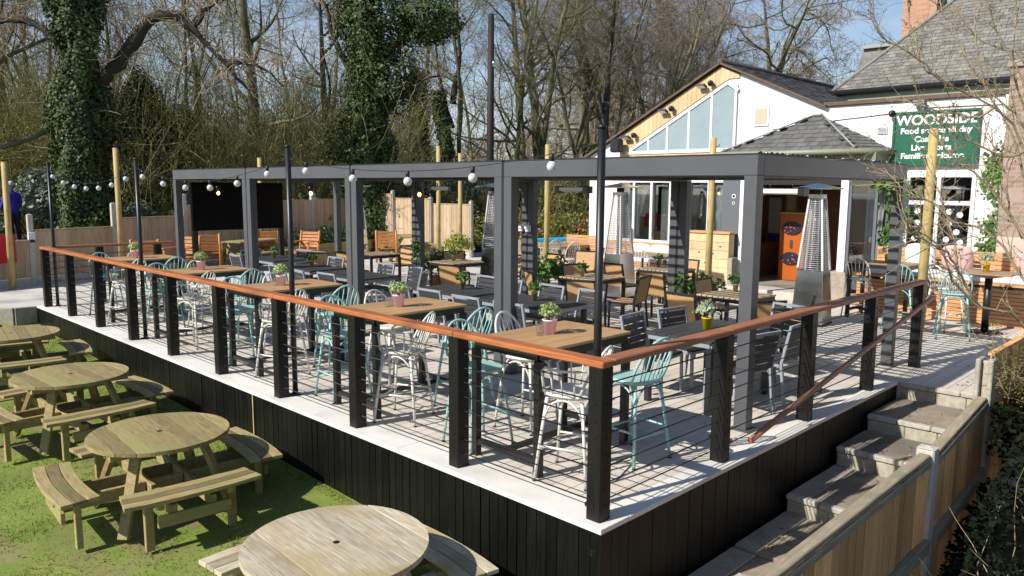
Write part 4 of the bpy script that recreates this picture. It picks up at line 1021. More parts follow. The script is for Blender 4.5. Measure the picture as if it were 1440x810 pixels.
bpart(MB().box(.5, 4.4, 5.6, 9.6, Z0, -.0), 'room_floor', 'interior_wood'); bpart(MB().box(4.4, 4.5, 2.6, 9.6, -.2, 2.7), 'room_back_wall', 'dark_room'); bpart(MB().box(.3, 4.39, 9.5, 9.6, .0, 2.6), 'room_side_wall', 'dark_room'); bpart(MB().box(.26, 4.4, 2.6, 9.6, 2.645, 2.7), 'room_ceiling', 'dark_room')
# spotted window in the sign wall
fr = MB(); y0, y1, z0, z1 = 1.0, 2.2, 1.02, 2.52; ymid = 1.62
for (a, b, c, d) in ((y0+.001, y0+.07, z0, z1), (y1-.07, y1-.001, z0, z1), (ymid-.035, ymid+.035, z0+.071, z1-.071)): fr.box(-.03, .07, a, b, c, d)
fr.box(-.03, .07, y0+.071, y1-.071, z0, z0+.07); fr.box(-.03, .07, y0+.071, y1-.071, z1-.07, z1)
for (a, b) in ((y0+.071, ymid-.036), (ymid+.036, y1-.071)): fr.box(-.03, .07, a, b, 1.93, 2.01)
fr.box(-.10, -.031, y0-.05, y1+.05, z0-.06, z0-.002)
w_ = bpart(fr, 'spotted_window', 'window_white', None, .004)
for (a, b) in ((y0+.071, ymid-.036), (ymid+.036, y1-.071)):
    MB().box(.02, .028, a, b, 1.091, 1.929).build('pane', 'window_glass', w_); MB().box(.02, .028, a, b, 2.011, 2.449).build('pane', 'window_glass', w_)
    random.seed(int(a*100)); m = MB()
    for (fy, fz) in ((.25, .85), (.72, .62), (.35, .40), (.8, .2), (.15, .14), (.75, .93)):
        yy, zz = a+(b-a)*(.14+fy*.72), 1.14+fz*.72; m.extr([(.0185, yy+.055*math.cos(i*PI/9), zz+.055*math.sin(i*PI/9)) for i in range(18)], (-.002, 0, 0))
    m.build('white_spots', 'paint_dot', w_)
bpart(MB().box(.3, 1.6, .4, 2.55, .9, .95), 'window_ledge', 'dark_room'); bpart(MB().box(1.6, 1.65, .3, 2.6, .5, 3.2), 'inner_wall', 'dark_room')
# hipped porch with open doors
PXF = 11.65
def porch():
    xf, zf = X(PXF), .15
    bpart(MB().box(xf-.02, 1.9, 2.55, 5.75, -.2, zf), 'porch_floor', 'step_tread'); bpart(MB().box(xf-.62, xf-.021, 3.37, 5.45, -.2, .146), 'porch_step', 'concrete_post', None, .012)
    bpart(MB().box(xf, xf+.12, 5.25, 5.37, zf, 2.55), 'porch_pillar', 'window_white', None, .006); bpart(MB().box(xf, xf+.12, 3.05, 3.20, .58, 2.55), 'porch_pillar', 'window_white', None, .006)
    bpart(MB().box(xf-.06, xf+.3, 2.98, 3.34, -.1, .579), 'stone_block', 'stone', None, .02)
    m = MB(); m.extr([(xf-.01, 5.78, 2.551), (xf-.01, 3.0, 2.551), (xf+.12, 2.62, 2.551), (X(12.29), 2.5, 2.551), (X(12.29), 5.75, 2.551)], (0, 0, .38)); bpart(m, 'porch_lintel', 'gutter_green')
    bpart(MB().box(xf+.121, xf+.14, 3.21, 5.24, 2.3, 2.55), 'door_header', 'seal_black')
    d = bpart(MB().box(xf+.02, xf+.09, 5.38, 5.80, zf, 2.5), 'folded_door', 'door_grey', None, .004)
    for (z, r_) in ((2.05, .05), (1.9, .035)): MB().extr([(xf+.015, 5.52+r_*math.cos(i*PI/10), z+r_*math.sin(i*PI/10)) for i in range(20)], (-.004, 0, 0)).extr([(xf+.0105, 5.52+r_*.6*math.cos(i*PI/10), z+r_*.6*math.sin(i*PI/10)) for i in range(20)], (-.0, 0, 0)).build('door_sticker', 'paint_dot', d)
    m = MB(); m.beam((xf+.06, 3.02, .2), (xf+.06, 3.02, 2.5), .05, .05); m.beam((xf+.32, 2.62, .2), (xf+.32, 2.62, 2.5), .06, .06); m.beam((X(12.26), 2.5, .2), (X(12.26), 2.5, 2.5), .05, .06)
    m.beam((xf+.06, 3.0, .3), (xf+.32, 2.63, .3), .05, .1); m.beam((xf+.06, 3.0, 2.1), (xf+.32, 2.63, 2.1), .05, .07); m.beam((xf+.06, 3.0, 2.5), (xf+.32, 2.63, 2.5), .05, .08)
    s_ = bpart(m, 'porch_side_window', 'door_grey', None, .003)
    m = MB(); m.extr([(xf+.07, 2.99, .36), (xf+.31, 2.65, .36), (xf+.31, 2.65, 2.45), (xf+.07, 2.99, 2.45)], (.008, .006, 0)); m.build('pane', 'window_glass', s_)
    bpart(curtain(3.0, 2.6, .3, 2.4, .2), 'curtain', 'curtain')
    # interior
    bpart(MB().box(1.91, 2.0, 2.6, 6.6, -.1, 2.6), 'hall_back_wall', 'interior_wood'); bpart(MB().box(.26, 1.9, 6.0, 6.05, -.1, 2.6), 'hall_side_wall', 'interior_wood')
    bpart(MB().box(.0, 1.9, 2.45, 2.5, .0, 2.6), 'hall_side_wall', 'interior_wood')
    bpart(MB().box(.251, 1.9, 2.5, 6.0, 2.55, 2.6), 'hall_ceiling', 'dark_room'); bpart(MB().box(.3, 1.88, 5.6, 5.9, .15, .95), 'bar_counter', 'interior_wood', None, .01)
    p = bpart(MB().box(1.86, 1.905, 5.62, 5.92, 1.14, 2.0), 'poster', 'poster_cream')
    p = bpart(MB().box(1.86, 1.905, 5.22, 5.50, 1.0, 2.15), 'poster', 'poster_yellow', None, 0, 'yellow poster board'); MB().box(1.853, 1.859, 5.27, 5.45, 1.72, 2.05).build('notice', 'poster_cream', p)
    bpart(MB().box(1.84, 1.905, 5.6, 5.9, .97, 1.10), 'blue_notice', 'blue_trim')
    # hip roof
    xe, ye0, ye1, ze = xf-.22, 2.55, 5.85, 2.97; ap0, ap1 = Vector((X(12.28), 3.92, 3.70)), Vector((X(12.28), 4.1, 3.70))
    e0, e1 = Vector((xe, ye0+.35, ze)), Vector((xe, ye1-.1, ze)); b0, b1 = Vector((X(12.28), ye0-.1, ze)), Vector((X(12.28), ye1+.15, ze))
    m = MB(); vs = [tuple(v) for v in (e0, e1, b0, b1, ap0, ap1)]; m.add(vs, [(0,1,5,4), (2,0,4), (1,3,5), (2,3,1,0), (2,4,5,3)])
    rf = bpart(m, 'porch_roof', 'slate_dark')
    m = MB()
    def hip(a, b, c, d):
        U = (b-a); V_ = ((c+d)/2-(a+b)/2); V_ = V_ - U.normalized()*V_.dot(U.normalized()); Lu, Lv = U.length, V_.length
        def clip(p):
            s = (p-a).dot(V_.normalized())/Lv; u = (p-a).dot(U.normalized()); l0 = (c-a).dot(U.normalized())*s; l1 = Lu+((d-b).dot(U.normalized()))*s
            return 0 <= s <= 1.02 and l0-.03 <= u <= l1+.03
        nv_ = max(4, int(Lv/.135)); tiles(m, a+Vector((0,0,.004)), U, V_, int(Lu/.22)+1, nv_, .22, Lv/nv_, .007, clip, .0015)
    hip(e0, e1, ap0, ap1); hip(b0, e0, ap0, ap0); hip(e1, b1, ap1, ap1)
    m.build('porch_slates', 'porch_slate', rf)
    m = MB(); m.tube([e0+Vector((0,0,.04)), ap0+Vector((0,0,.05))], .018, 6); m.tube([e1+Vector((0,0,.04)), ap1+Vector((0,0,.05))], .018, 6); m.tube([ap0+Vector((0,0,.05)), ap1+Vector((0,0,.05))], .03, 6); m.build('hip_flashing', 'lead', rf)
    m = MB(); m.tube([tuple(b1+Vector((0,.02,-.03))), tuple(e1+Vector((-.05,.03,-.03))), tuple(e0+Vector((-.05,-.02,-.03))), tuple(b0+Vector((0,-.03,-.03)))], .055, 8); m.build('gutter', 'gutter_green', rf)
porch()
# main house behind: slate hip roof, brown wall, gutter, chimney
HX = 16.0
m = MB(); m.box(X(HX)+.25, X(30), -14, 5.0, Z0, 4.55); bpart(m, 'house_wall', 'brown_wall')
E0_, E1_ = Vector((X(HX), 5.3, 4.62)), Vector((X(HX), -14, 4.62)); R0_ = Vector((X(HX)+5.4, 2.2, 4.62+4.3)); R1_ = Vector((X(HX)+5.4, -14, 4.62+4.3)); Bk = Vector((X(HX)+10.8, 5.3, 4.62))
m = MB(); m.add([tuple(v) for v in (E0_, E1_, R1_, R0_, Bk)], [(0,1,2,3), (0,3,4)]); rf = bpart(m, 'house_roof', 'slate_dark')
m = MB()
def clipH(p):
    s = (p.x-E0_.x)/5.4; return 0 <= s <= 1.02 and p.y <= 5.3-3.1*s+.05 and p.y > -9
tiles(m, E0_+Vector((0, -14.5, .01)), (0, 1, 0), (R0_-Vector((0, 2.2, 0)))-(E0_-Vector((0, 5.3, 0))), 82, 44, .19, .158, .008, clipH, .003)
m.build('roof_slates', 'slate', rf)
m = MB(); m.tube([E0_+Vector((0,0,.03)), R0_+Vector((0,0,.04))], .045, 7); m.build('hip_tiles', 'slate', rf)
m = MB(); m.tube([tuple(E0_+Vector((-.08,.1,-.02))), tuple(E1_+Vector((-.08,0,-.02)))], .07, 8); m.tube([(X(HX)+.1, 3.1, 4.5), (X(HX)+.18, 3.1, 3.9)], .05, 8); m.tube([(X(HX)-.02, 5.1, 4.5), (X(HX)-.02, 5.1, 3.9)], .05, 8); m.build('gutter', 'seal_black', rf)
m = MB(); m.box(X(HX)+.02, X(HX)+.06, -14, 5.2, 4.38, 4.56); m.build('fascia', 'gutter_green', rf)
ch = bpart(MB().box(X(21), X(21.9), 4.5, 5.42, 5.6, 9.2), 'chimney', 'brick_orange'); MB().box(X(20.93), X(21.97), 4.43, 5.49, 9.201, 9.4).build('chimney_cap', 'brick_orange', ch)
m = MB(); m.tube([(X(21.5), 4.2, 5.5), (X(21.5), 4.2, 7.6)], .06, 8); m.build('flue', 'seal_black', ch)
m = MB(); m.extr([(X(19.6), 6.25, 5.2), (X(19.6), 4.0, 5.2), (X(19.6), 4.3, 6.22), (X(19.6), 5.95, 6.22)], (2.5, .0, 0)); rr_ = bpart(m, 'rear_roof', 'slate'); MB().box(X(19.5), X(22), 4.3, 5.95, 6.221, 6.32).build('rear_ridge', 'lead', rr_)
# brick pier and tan wall at the right edge
bp_ = thing('brick_pier', 'tall brown brick pier at the right edge beside the green sign', 'wall', (10.9, -.9, 0))
MB().box(0, .5, -.4, 1.22, 1.42, 4.3).build('shaft', 'brick_brown', bp_); MB().box(-.05, .55, -.45, 1.27, 4.301, 4.4).build('coping', 'stone', bp_); MB().box(.005, .495, -.395, 1.215, -.2, 1.419).build('plinth', 'tan_panel', bp_)
bp_.location = (11.72, -.74, 0)
# timber chest / planter wall left of the porch
r = thing('timber_chest', 'tall pale pine boarded chest wall left of the pub doors', 'planter', (11.35, 5.42, 0)); m = MB()
for i in range(6): m.box(0, .03, 0, 1.0, .12+i*.185, .12+i*.185+.18)
m.build('front_boards', 'pine_board', r, bevel=.004); MB().box(.031, .24, .005, .995, 0, 1.22).build('carcass', 'pine_board', r); MB().box(-.03, .27, -.03, 1.03, 1.231, 1.275).build('top_board', 'bench_slat', r, bevel=.004)
MB().box(-.012, .02, -.10, .012, .12, .72).box(.02, .24, -.10, -.002, .12, .72).build('end_post', 'stone', r, bevel=.006)
m = MB()
for (yy, zz) in ((.72, .80), (.38, .79), (.56, .58), (.48, .57), (.2, .95)): m.extr([(-.001, yy+.03*math.cos(i*PI/6), zz+.018*math.sin(i*PI/6)) for i in range(12)], (-.002, 0, 0))
m.build('knots', 'brown_wall', r)
# arcade / capsule machine inside the doors
r = thing('vending_machine', 'orange capsule vending machine inside the pub doors', 'vending machine', (12.95, 4.46, .152))
MB().box(0, .5, 0, .58, 0, 1.5).build('cabinet', 'arcade_orange', r, bevel=.012); MB().box(-.004, .5, -.004, .584, 1.501, 1.54).build('top', 'poster_yellow', r)
for zz in (1.2, .52):
    MB().extr([(-.003, .29+.22*math.cos(i*PI/12), zz-.02+.15*math.sin(i*PI/12)*(1 if i < 12 else .9)) for i in range(24)], (-.03, 0, 0)).build('display_window', 'arcade_dome', r)
m = MB(); random.seed(4)
for zz in (1.2, .52):
    for k in range(9): a, q_ = random.random()*2*PI, random.random()**.5; m.lathe([(.005, -.02), (.022, 0), (.005, .02)], 6, (-.036, .29+.19*q_*math.cos(a), zz-.03+.11*q_*math.sin(a)))
m.build('capsules', 'flower_red', r); MB().box(-.02, -.0, .26, .32, .74, .92).build('coin_slot', 'steel', r)
m = MB(); m.tube([(-.05, .62, 3.86), (-.05, .62, 1.0)], .034, 8); m.tube([(-.05, .62, 3.86), (.05, .62, 3.93)], .034, 8); bpart(m, 'downpipe', 'window_white')
m = MB(); m.tube([(-.012, 2.46, 3.7), (-.012, 2.95, 3.66), (-.012, 3.6, 3.62), (-.012, 5.0, 3.5)], .007, 5); m.tube([(-.012, .25, 3.72), (-.012, .9, 3.74), (-.012, 2.0, 3.76)], .007, 5); bpart(m, 'wall_cable', 'seal_black')
f = bpart(MB().box(-.03, -.001, 2.62, 2.80, 3.30, 3.44), 'air_vent', 'window_white', None, .004); m = MB()
for k in range(5): m.box(-.034, -.0305, 2.63, 2.79, 3.315+k*.024, 3.325+k*.024)
m.build('vent_slots', 'dark_room', f)
# sign
r = thing('pub_sign', 'green pub sign board lettered WOODSIDE on the white wall', 'sign', (12.27, 1.05, 2.71)); WS, HS = 1.40, .94
MB().box(-.05, .0, 0, WS, 0, HS).build('board', 'sign_green', r); m = MB(); m.box(-.07, .0, -.045, -.001, -.045, HS+.045); m.box(-.07, .0, WS+.001, WS+.045, -.045, HS+.045); m.box(-.07, .0, 0, WS, HS+.001, HS+.045); m.box(-.07, .0, 0, WS, -.045, -.001); m.build('frame', 'sign_frame', r, bevel=.004)
def text(s, size, yc, z, off=0.0, align='CENTER', sx=1.0):
    cu = bpy.data.curves.new('lettering', 'FONT'); cu.body = s; cu.size = size; cu.align_x = align; cu.extrude = .002; cu.offset = off; cu.materials.append(MATS['sign_white'])
    o = bpy.data.objects.new('lettering', cu); C.objects.link(o); o.parent = r
    bpy.context.view_layer.update(); me = bpy.data.meshes.new_from_object(o.evaluated_get(bpy.context.evaluated_depsgraph_get())); bpy.data.objects.remove(o)
    o = bpy.data.objects.new('lettering', me); C.objects.link(o); o.parent = r
    o.matrix_local = Matrix(((0, 0, -1, -.0525), (-1*sx, 0, 0, yc), (0, 1, 0, z), (0, 0, 0, 1))); return o
text('WOODSIDE', .255, WS*.49, .735, .007, sx=1.02)
text('Food served all day', .148, WS*.49, .572, .005, sx=1.06)
text('Cask ales', .148, WS*.53, .412, .005, sx=1.06); text('Live sports', .148, WS*.53, .254, .005, sx=1.06); text('Families welcome', .148, WS*.515, .10, .005, sx=1.04)
# floodlights and cameras
def flood(label, loc, grp='floodlights on the gable'):
    r = thing('floodlight', label, 'floodlight', loc, 0, grp)
    MB().beam((0,0,0), (-.16, 0, .06), .03, .02).build('bracket', 'black_metal', r); m = MB(); m.beam((-.12, .11, .05), (-.12, -.11, .05), .16, .05, upv=(.35, 0, 1)); m.build('lamp_body', 'frame_black', r, bevel=.006)
    m = MB(); m.beam((-.13, .09, .021), (-.13, -.09, .021), .12, .006, upv=(.35, 0, 1)); m.build('lens', 'heater_lamp', r)
def camera_(label, loc, grp='security cameras'):
    r = thing('security_camera', label, 'camera', loc, 0, grp); MB().beam((0,0,0), (-.08,0,0), .05, .05).build('bracket', 'black_metal', r)
    MB().lathe([(.03, .06), (.06, .04), (.065, -.01), (.05, -.05), (.02, -.07)], 12, (-.11, 0, 0)).build('housing', 'seal_black', r); MB().lathe([(.03, -.02), (.035, 0), (.03, .02)], 8, (-.16, 0, 0)).build('lens', 'arcade_dome', r)
for (yf, zf, n) in ((6.72, 4.50, 'highest'), (7.75, 4.0, 'middle'), (8.82, 3.42, 'lowest')):
    flood('%s of three floodlights on the timber gable' % n, (GX-.03, yf, zf)); camera_('%s of three black cameras on the timber gable' % n, (GX-.03, yf-.22, zf+.10))
flood('floodlight above the green pub sign', (GX-.002, 2.03, 3.80), 'floodlight over the sign'); camera_('black camera at the top left corner of the green pub sign', (GX-.002, 2.52, 3.68))
r = thing('loudspeaker', 'black outdoor loudspeaker standing on the wall below the raking window', 'speaker', (12.2, 9.02, 3.1)); MB().box(-.28, -.06, -.15, .15, 0, .34).build('cabinet', 'seal_black', r, bevel=.04); MB().beam((-.06, 0, .1), (.08, 0, .1), .05, .05).build('bracket', 'black_metal', r)
# power sockets on the striped post
for k, yy in enumerate((6.62, 6.80)):
    r = thing('outdoor_socket', 'white weatherproof socket on the %s of the striped double posts' % ('nearer', 'farther')[k], 'socket', (6.31, yy, 1.42), 0, 'white sockets'); MB().box(-.07, .0, -.05, .05, 0, .12).build('body', 'window_white', r, bevel=.01); MB().box(-.09, -.071, -.055, .055, .05, .13).build('lid', 'window_white', r, bevel=.008)

# ------------------------------------------------------------------ timber and telegraph poles
def pole(label, x, y, z, r_=.062):
    r = thing('timber_pole', label, 'pole', (x, y, -.05), 0, 'round timber festoon poles'); a = random.uniform(-.02, .02)
    MB().tube([(0,0,0), (a*.5, 0, z*.5), (a, 0, z)], [r_*1.08, r_, r_*.95], 12).build('shaft', 'pole_wood', r); MB().tube([(a, 0, z+.001), (a, 0, z+.012)], [r_*.95, r_*.8], 12).build('end_grain', 'pine_board', r)
    MB().tube([(a-.0, -.07, z-.15), (a, -.12, z-.15), (a, -.12, z-.11)], .008, 6).build('hook', 'black_metal', r)
pole('pale round timber pole at the far left edge by the red board', .30, 16.2, 2.72); pole('round timber pole against the far fence, left of the pergola', 2.7, 16.7, 3.12)
pole('short visible top of a timber pole behind the farthest pergola bay', 7.0, 18.0, 3.05); pole('timber pole by the sunlit fence, left one of the pair beyond the third bay', 10.65, 14.36, 3.42)
pole('timber pole by the sunlit fence, right one of the pair beyond the third bay', 11.55, 14.42, 3.24); pole('timber pole just right of the second striped post pair', 9.74, 9.29, 3.25)
pole('timber pole just right of the striped post before the timber chest', 9.3, 4.70, 3.2); pole('timber pole in front of the pub sign, striped with shadow', 9.15, .86, 3.18, .07)
r = thing('telegraph_pole', 'tall dark brown telegraph pole with a cable to the pub gable', 'pole', (13.1, 14.75, 0)); MB().tube([(0,0,-.3), (.03, .02, 4), (.08, .05, 7.5)], [.13, .115, .095], 12).build('shaft', 'pole_brown', r)
MB().tube([(.08, .05, 7.35), (.25, -.15, 7.35)], .03, 6).tube([(.0, -.12, 5.9), (.02, -.14, 6.1)], .04, 6).build('fitting', 'steel', r)
a, b = Vector((13.35, 14.6, 7.35)), Vector((GX+.1, 7.05, 4.72)); pts = [p-Vector(r.location) for p in cat_pts(a, b, .28, 20)]
MB().tube(pts, .016, 5).build('cable', 'seal_black', r)

# ------------------------------------------------------------------ far boundary fence with concrete posts
def fence_panel(label, a, b, h, mtl='fence_board', grp='close board fence panels', lift=.18):
    a, b = Vector(a), Vector(b); d = b-a; L_ = math.hypot(d.x, d.y); rz = math.atan2(d.y, d.x)
    r = thing('board_fence', label, 'fence', tuple(a), rz, grp); m = MB(); n = max(4, int(L_/.105)); w = L_/n; sl = d.z/L_
    for i in range(n):
        x0 = i*w; z0 = sl*x0; m.box(x0+.001, x0+w*1.02, -.014-(.007 if i % 2 else 0), (.006 if i % 2 else .0), z0+lift, z0+h-random.uniform(0, .01))
    m.build('boards', mtl, r)
    m = MB(); m.beam((0, .04, h-.35), (L_, .04, h-.35+sl*L_), .05, .07); m.beam((0, .04, .4), (L_, .04, .4+sl*L_), .05, .07); m.build('arris_rail', mtl, r)
    m = MB(); m.beam((0, -.006, h+.014), (L_, -.006, h+.014+sl*L_), .055, .025); m.build('capping', mtl, r)
    m = MB(); m.beam((0, 0, lift-.075-.08), (L_, 0, lift-.075-.08+sl*L_), .05, .30); m.build('gravel_board', 'concrete_post', r)
    return r
def cpost(label, x, y, h, base=-.2, grp='concrete fence posts', w=.11):
    r = thing('fence_post', label, 'post', (x, y, base), 0, grp); MB().box(-w/2, w/2, -w/2, w/2, 0, h-base).build('shaft', 'concrete_post', r, bevel=.012)
    MB().add([(-w/2,-w/2,h-base+.001),(w/2,-w/2,h-base+.001),(w/2,w/2,h-base+.001),(-w/2,w/2,h-base+.001),(0,0,h-base+.018)], [(0,1,4),(1,2,4),(2,3,4),(3,0,4),(3,2,1,0)]).build('weathered_top', 'concrete_post', r)
FP = [(-8.5, 15.0, .95), (-3.2, 15.7, .98), (.82, 16.68, 1.53), (2.75, 17.26, 1.75), (4.73, 17.86, 1.95), (7.1, 18.57, 2.05), (9.44, 19.27, 2.15), (11.73, 19.95, 2.1), (12.02, 18.4, 2.06), (12.36, 16.8, 1.85), (12.70, 15.2, 1.75)]
pnm = ['', 'beyond the left edge', 'left of the red board pole, with a pale socket', 'behind the round timber pole', 'left of the black screen', 'behind the black screen', 'above the orange armchairs', 'at the corner where the sunlit fence starts', 'first on the sunlit fence after the corner', 'second on the sunlit fence, by the timber pole pair', 'tall and white at the end of the sunlit fence']
hts = [1.0, 1.0, 1.22, 1.42, 1.70, 1.78, 1.80, 1.98, 1.84, 1.68]
fnm = ['far left, beyond the red board', 'with the red board on it', 'first right of the red board, lower than its neighbours', 'behind the left end of the pergola', 'behind the black screen, left part', 'behind the black screen, right part', 'short one before the sunlit corner', 'sunlit, first after the corner', 'sunlit, middle one behind the timber poles', 'sunlit, ending at the tall white post']
for (p, q_, h_, n) in zip(FP, FP[1:], hts, fnm): fence_panel('weathered close board fence panel, '+n, (p[0]+.06, p[1]+.016, -.03), (q_[0]-.06, q_[1]-.016, -.03), h_)
for (x, y, h_), n in list(zip(FP, pnm))[1:]: cpost('concrete fence post '+n, x, y, h_+.02)
r = thing('socket_box', 'pale grey socket box on the leftmost concrete fence post', 'socket box', (.82, 16.60, 1.0)); MB().box(-.07, .07, -.03, .02, 0, .16).build('body', 'cushion_white', r, bevel=.006); MB().box(-.05, .05, -.04, -.031, -.06, -.001).build('gland', 'seal_black', r)
r = thing('red_board', 'plain red notice board on the low fence at the left edge', 'sign', (-.2, 16.32, .53)); MB().beam((-.25, 0, .3), (.68, .2, .3), .02, .62).build('panel', 'red_sign', r)
# picket fence, flower bed beyond the pub corner
r = thing('picket_fence', 'short pale picket fence beyond the left corner of the pub', 'fence', (13.2, 13.6, 0), R(-35)); m = MB()
for i in range(26): m.box(i*.13, i*.13+.09, 0, .02, 0, .62+random.uniform(-.01, .01))
m.build('pickets', 'cladding', r); m = MB(); m.box(0, 3.4, .021, .05, .2, .27); m.box(0, 3.4, .021, .05, .45, .52); m.build('rails', 'cladding', r)
r = tag(MB().beam((12.9, 13.0, .62), (14.4, 12.2, .66), .16, .12).build('bench_cover', 'noodle_blue', None, bevel=.03), 'bright blue covered beam on the picket fence beyond the pub', 'cover')

# ------------------------------------------------------------------ fence beside the stairs
FY = -1.22
def low_panel(label, x0, z0, x1, z1, zb):
    r = thing('board_fence', label, 'fence', (x0, FY, 0), 0, 'low fence beside the stairs'); L_ = x1-x0; m = MB(); n = int(L_/.125); w = L_/n
    for i in range(n): f0 = z0+(z1-z0)*(i/n); m.box(i*w+.0025, (i+1)*w-.0025, -.045-random.uniform(0, .012), -.025, zb+(z1-z0)*i/n, f0-.03)
    m.build('boards', 'fence_red', r)
    m = MB(); m.beam((0, -.015, z0-.012), (L_, -.015, z1-.012), .082, .03); m.build('capping', 'fence_grey', r, bevel=.006)
    m = MB(); m.beam((0, -.058, z0-.065), (L_, -.058, z1-.065), .02, .055); m.build('top_rail', 'fence_grey', r, bevel=.004)
    m = MB(); m.beam((0, -.075, (z0+zb)/2-.08), (L_, -.075, (z1+zb+(z1-z0))/2-.08), .05, .10); m.beam((0, 0, z0-.2), (L_, 0, z1-.2), .03, .09); m.build('mid_rail', 'fence_grey', r, bevel=.004)
    m = MB(); m.beam((0, -.04, zb-.12), (L_, -.04, zb+(z1-z0)-.12), .045, .24); m.build('gravel_board', 'concrete_post', r, bevel=.006)
    return r
low_panel('low reddish fence panel beside the lower stairs, grey capping rail', -.32, .215, 2.36, .24, -1.05)
low_panel('sloping low fence panel beside the upper stairs, between concrete posts', 2.52, .215, 3.90, .385, -1.0)
cpost('flaking concrete post between the two low stair fence panels', 2.44, FY-.01, .27, -1.4, 'stair fence posts', .13)
cpost('concrete fence post at the bottom left corner of the stair fence', -.40, FY, .26, -1.4, 'stair fence posts', .13)
r = thing('fence_post', 'tall notched concrete post at the top of the stairs', 'post', (4.0, FY-.01, -1.3), 0, 'stair fence posts')
MB().box(-.09, .09, -.07, -.03, 0, 2.02).box(-.09, .09, .03, .07, 0, 2.02).box(-.03, .03, -.03, .03, 0, 2.0).build('shaft', 'concrete_old', r, bevel=.008)
fence_panel('tall dark fence panel under the hedge at the top of the stairs', (4.1, FY-.01, -.55), (5.9, FY-.15, -.45), 1.28, 'fence_red', 'tall fence by the stairs', .0)
MBx = thing('electric_box', 'small black box with a silver lid beside the landing', 'box', (5.5, -.93, -.19)); MB().box(-.09, .09, -.09, .09, 0, .42).build('body', 'seal_black', MBx, bevel=.01); MB().box(-.1, .1, -.1, .1, .421, .44).build('lid', 'steel', MBx)

# ------------------------------------------------------------------ woodland: bare trees grown by branching
def bend(rg, p, d, L_, n, wob, trop):
    pts = [Vector(p)]; d = Vector(d).normalized()
    for i in range(n):
        d = (d + Vector(rg.normal(size=3))*wob + Vector((0, 0, trop))).normalized(); pts.append(pts[-1] + d*(L_/n))
    return pts
def dirat(pts, i): return (pts[min(i+1, len(pts)-1)] - pts[max(i-1, 0)]).normalized()
def grow_tree(seed, H, r0, forks=1, low=.22, nb=14, ang=(35, 70), trop=.10, twigs=6, lean=(0, 0), blen=.34, wob=.10, rm=1.0):
    rg = np.random.default_rng(seed); tr, cr_ = MB(), MB(); stems = []
    base = bend(rg, (0, 0, -.4), (lean[0], lean[1], 1), H, 14, wob*.55, .03)
    if forks == 1: stems.append((base, r0))
    else:
        k = 4; tr.tube(base[:k+1], [r0*(1.25 if i == 0 else 1-.04*i) for i in range(k+1)], 9)
        for f in range(forks):
            a = 2*PI*f/forks + rg.random(); stems.append((bend(rg, base[k], dirat(base, k)+Vector((math.cos(a), math.sin(a), 0))*rg.uniform(.18, .42), H*.75, 12, wob*.7, .05), r0*.68))
    def kids(pts, r, L_, lvl):
        n = [nb, 7, 6, twigs][lvl] if lvl < 4 else 0
        for j in range(n):
            f = (low if lvl == 0 else .25) + (1-(low if lvl == 0 else .25))*((j+rg.random())/n)
            i = min(int(f*(len(pts)-1)), len(pts)-2); p = pts[i].lerp(pts[i+1], f*(len(pts)-1)-i); d = dirat(pts, i)
            side = d.orthogonal(); side.rotate(Matrix.Rotation(rg.random()*2*PI, 3, d))
            a = R(rg.uniform(*ang)); nd = d*math.cos(a) + side*math.sin(a)
            l2 = L_*(blen if lvl == 0 else .5)*rg.uniform(.6, 1.25)*(1-.5*f if lvl == 0 else 1); r2 = r*(1-.75*f)*.5
            if lvl == 0: r2 = min(max(r2, .02), .09)
            seg = [7, 5, 4, 3][lvl]; q_ = bend(rg, p, nd, l2, seg, wob*(1.6 if lvl < 2 else 2.2), trop*(1 if lvl < 2 else .5))
            r2 = max(r2, [.03, .012*rm, .0075*rm, .0055*rm][lvl])
            (tr if lvl == 0 else cr_).tube(q_, [r2*(1-.72*t/seg) for t in range(seg+1)], [6, 4, 3, 3][lvl], cap=False)
            if lvl < 3: kids(q_, r2, l2, lvl+1)
    for (s, r) in stems:
        n = len(s)-1; tr.tube(s, [(r*1.3 if (i == 0 and forks == 1) else r)*(1-.95*i/n)+.006 for i in range(n+1)], 9)
        kids(s, r, H, 0)
    return tr, cr_
PROTO = []
specs = [  # seed, H, r, forks, low, nb, ang, trop, twigs, lean, blen, bark, twig
    (3, 17, .17, 1, .16, 17, (35, 65), .10, 6, (0, 0), .26, 'bark', 'twig'),
    (8, 15, .13, 2, .20, 9, (30, 60), .12, 5, (0, 0), .26, 'bark', 'twig_olive'),
    (12, 18, .27, 1, .20, 16, (40, 75), .08, 5, (.03, 0), .28, 'bark', 'twig'),
    (21, 16, .16, 3, .12, 10, (30, 65), .10, 6, (0, 0), .27, 'bark', 'twig_brown'),
    (27, 14, .24, 1, .18, 14, (40, 70), .05, 5, (.28, .05), .28, 'bark_dark', 'twig'),
    (33, 17, .30, 2, .10, 14, (45, 80), .03, 6, (0, 0), .36, 'bark', 'twig_brown')]
for i, sp_ in enumerate(specs):
    tr, cr_ = grow_tree(sp_[0], sp_[1], sp_[2], sp_[3], sp_[4], sp_[5], sp_[6], sp_[7], sp_[8], sp_[9], sp_[10], .10, 1.45 if i in (3, 5) else 1.05)
    r = thing('bare_tree', '', 'tree', (0, 0, 0), 0, 'bare trees of the wood'); tr.build('trunk', sp_[11], r, fix=False); cr_.build('crown', sp_[12], r, fix=False); PROTO.append([r, [0]])
def tree(kind, x, D, label, sc=1.0, rz=None, z=-.3):
    p, used = PROTO[kind]; s = sc*random.uniform(.97, 1.03)
    return put(p, used, bearing(px(x), D, z), random.random()*6.28 if rz is None else rz, label, sc=(s, s, s))
random.seed(31)
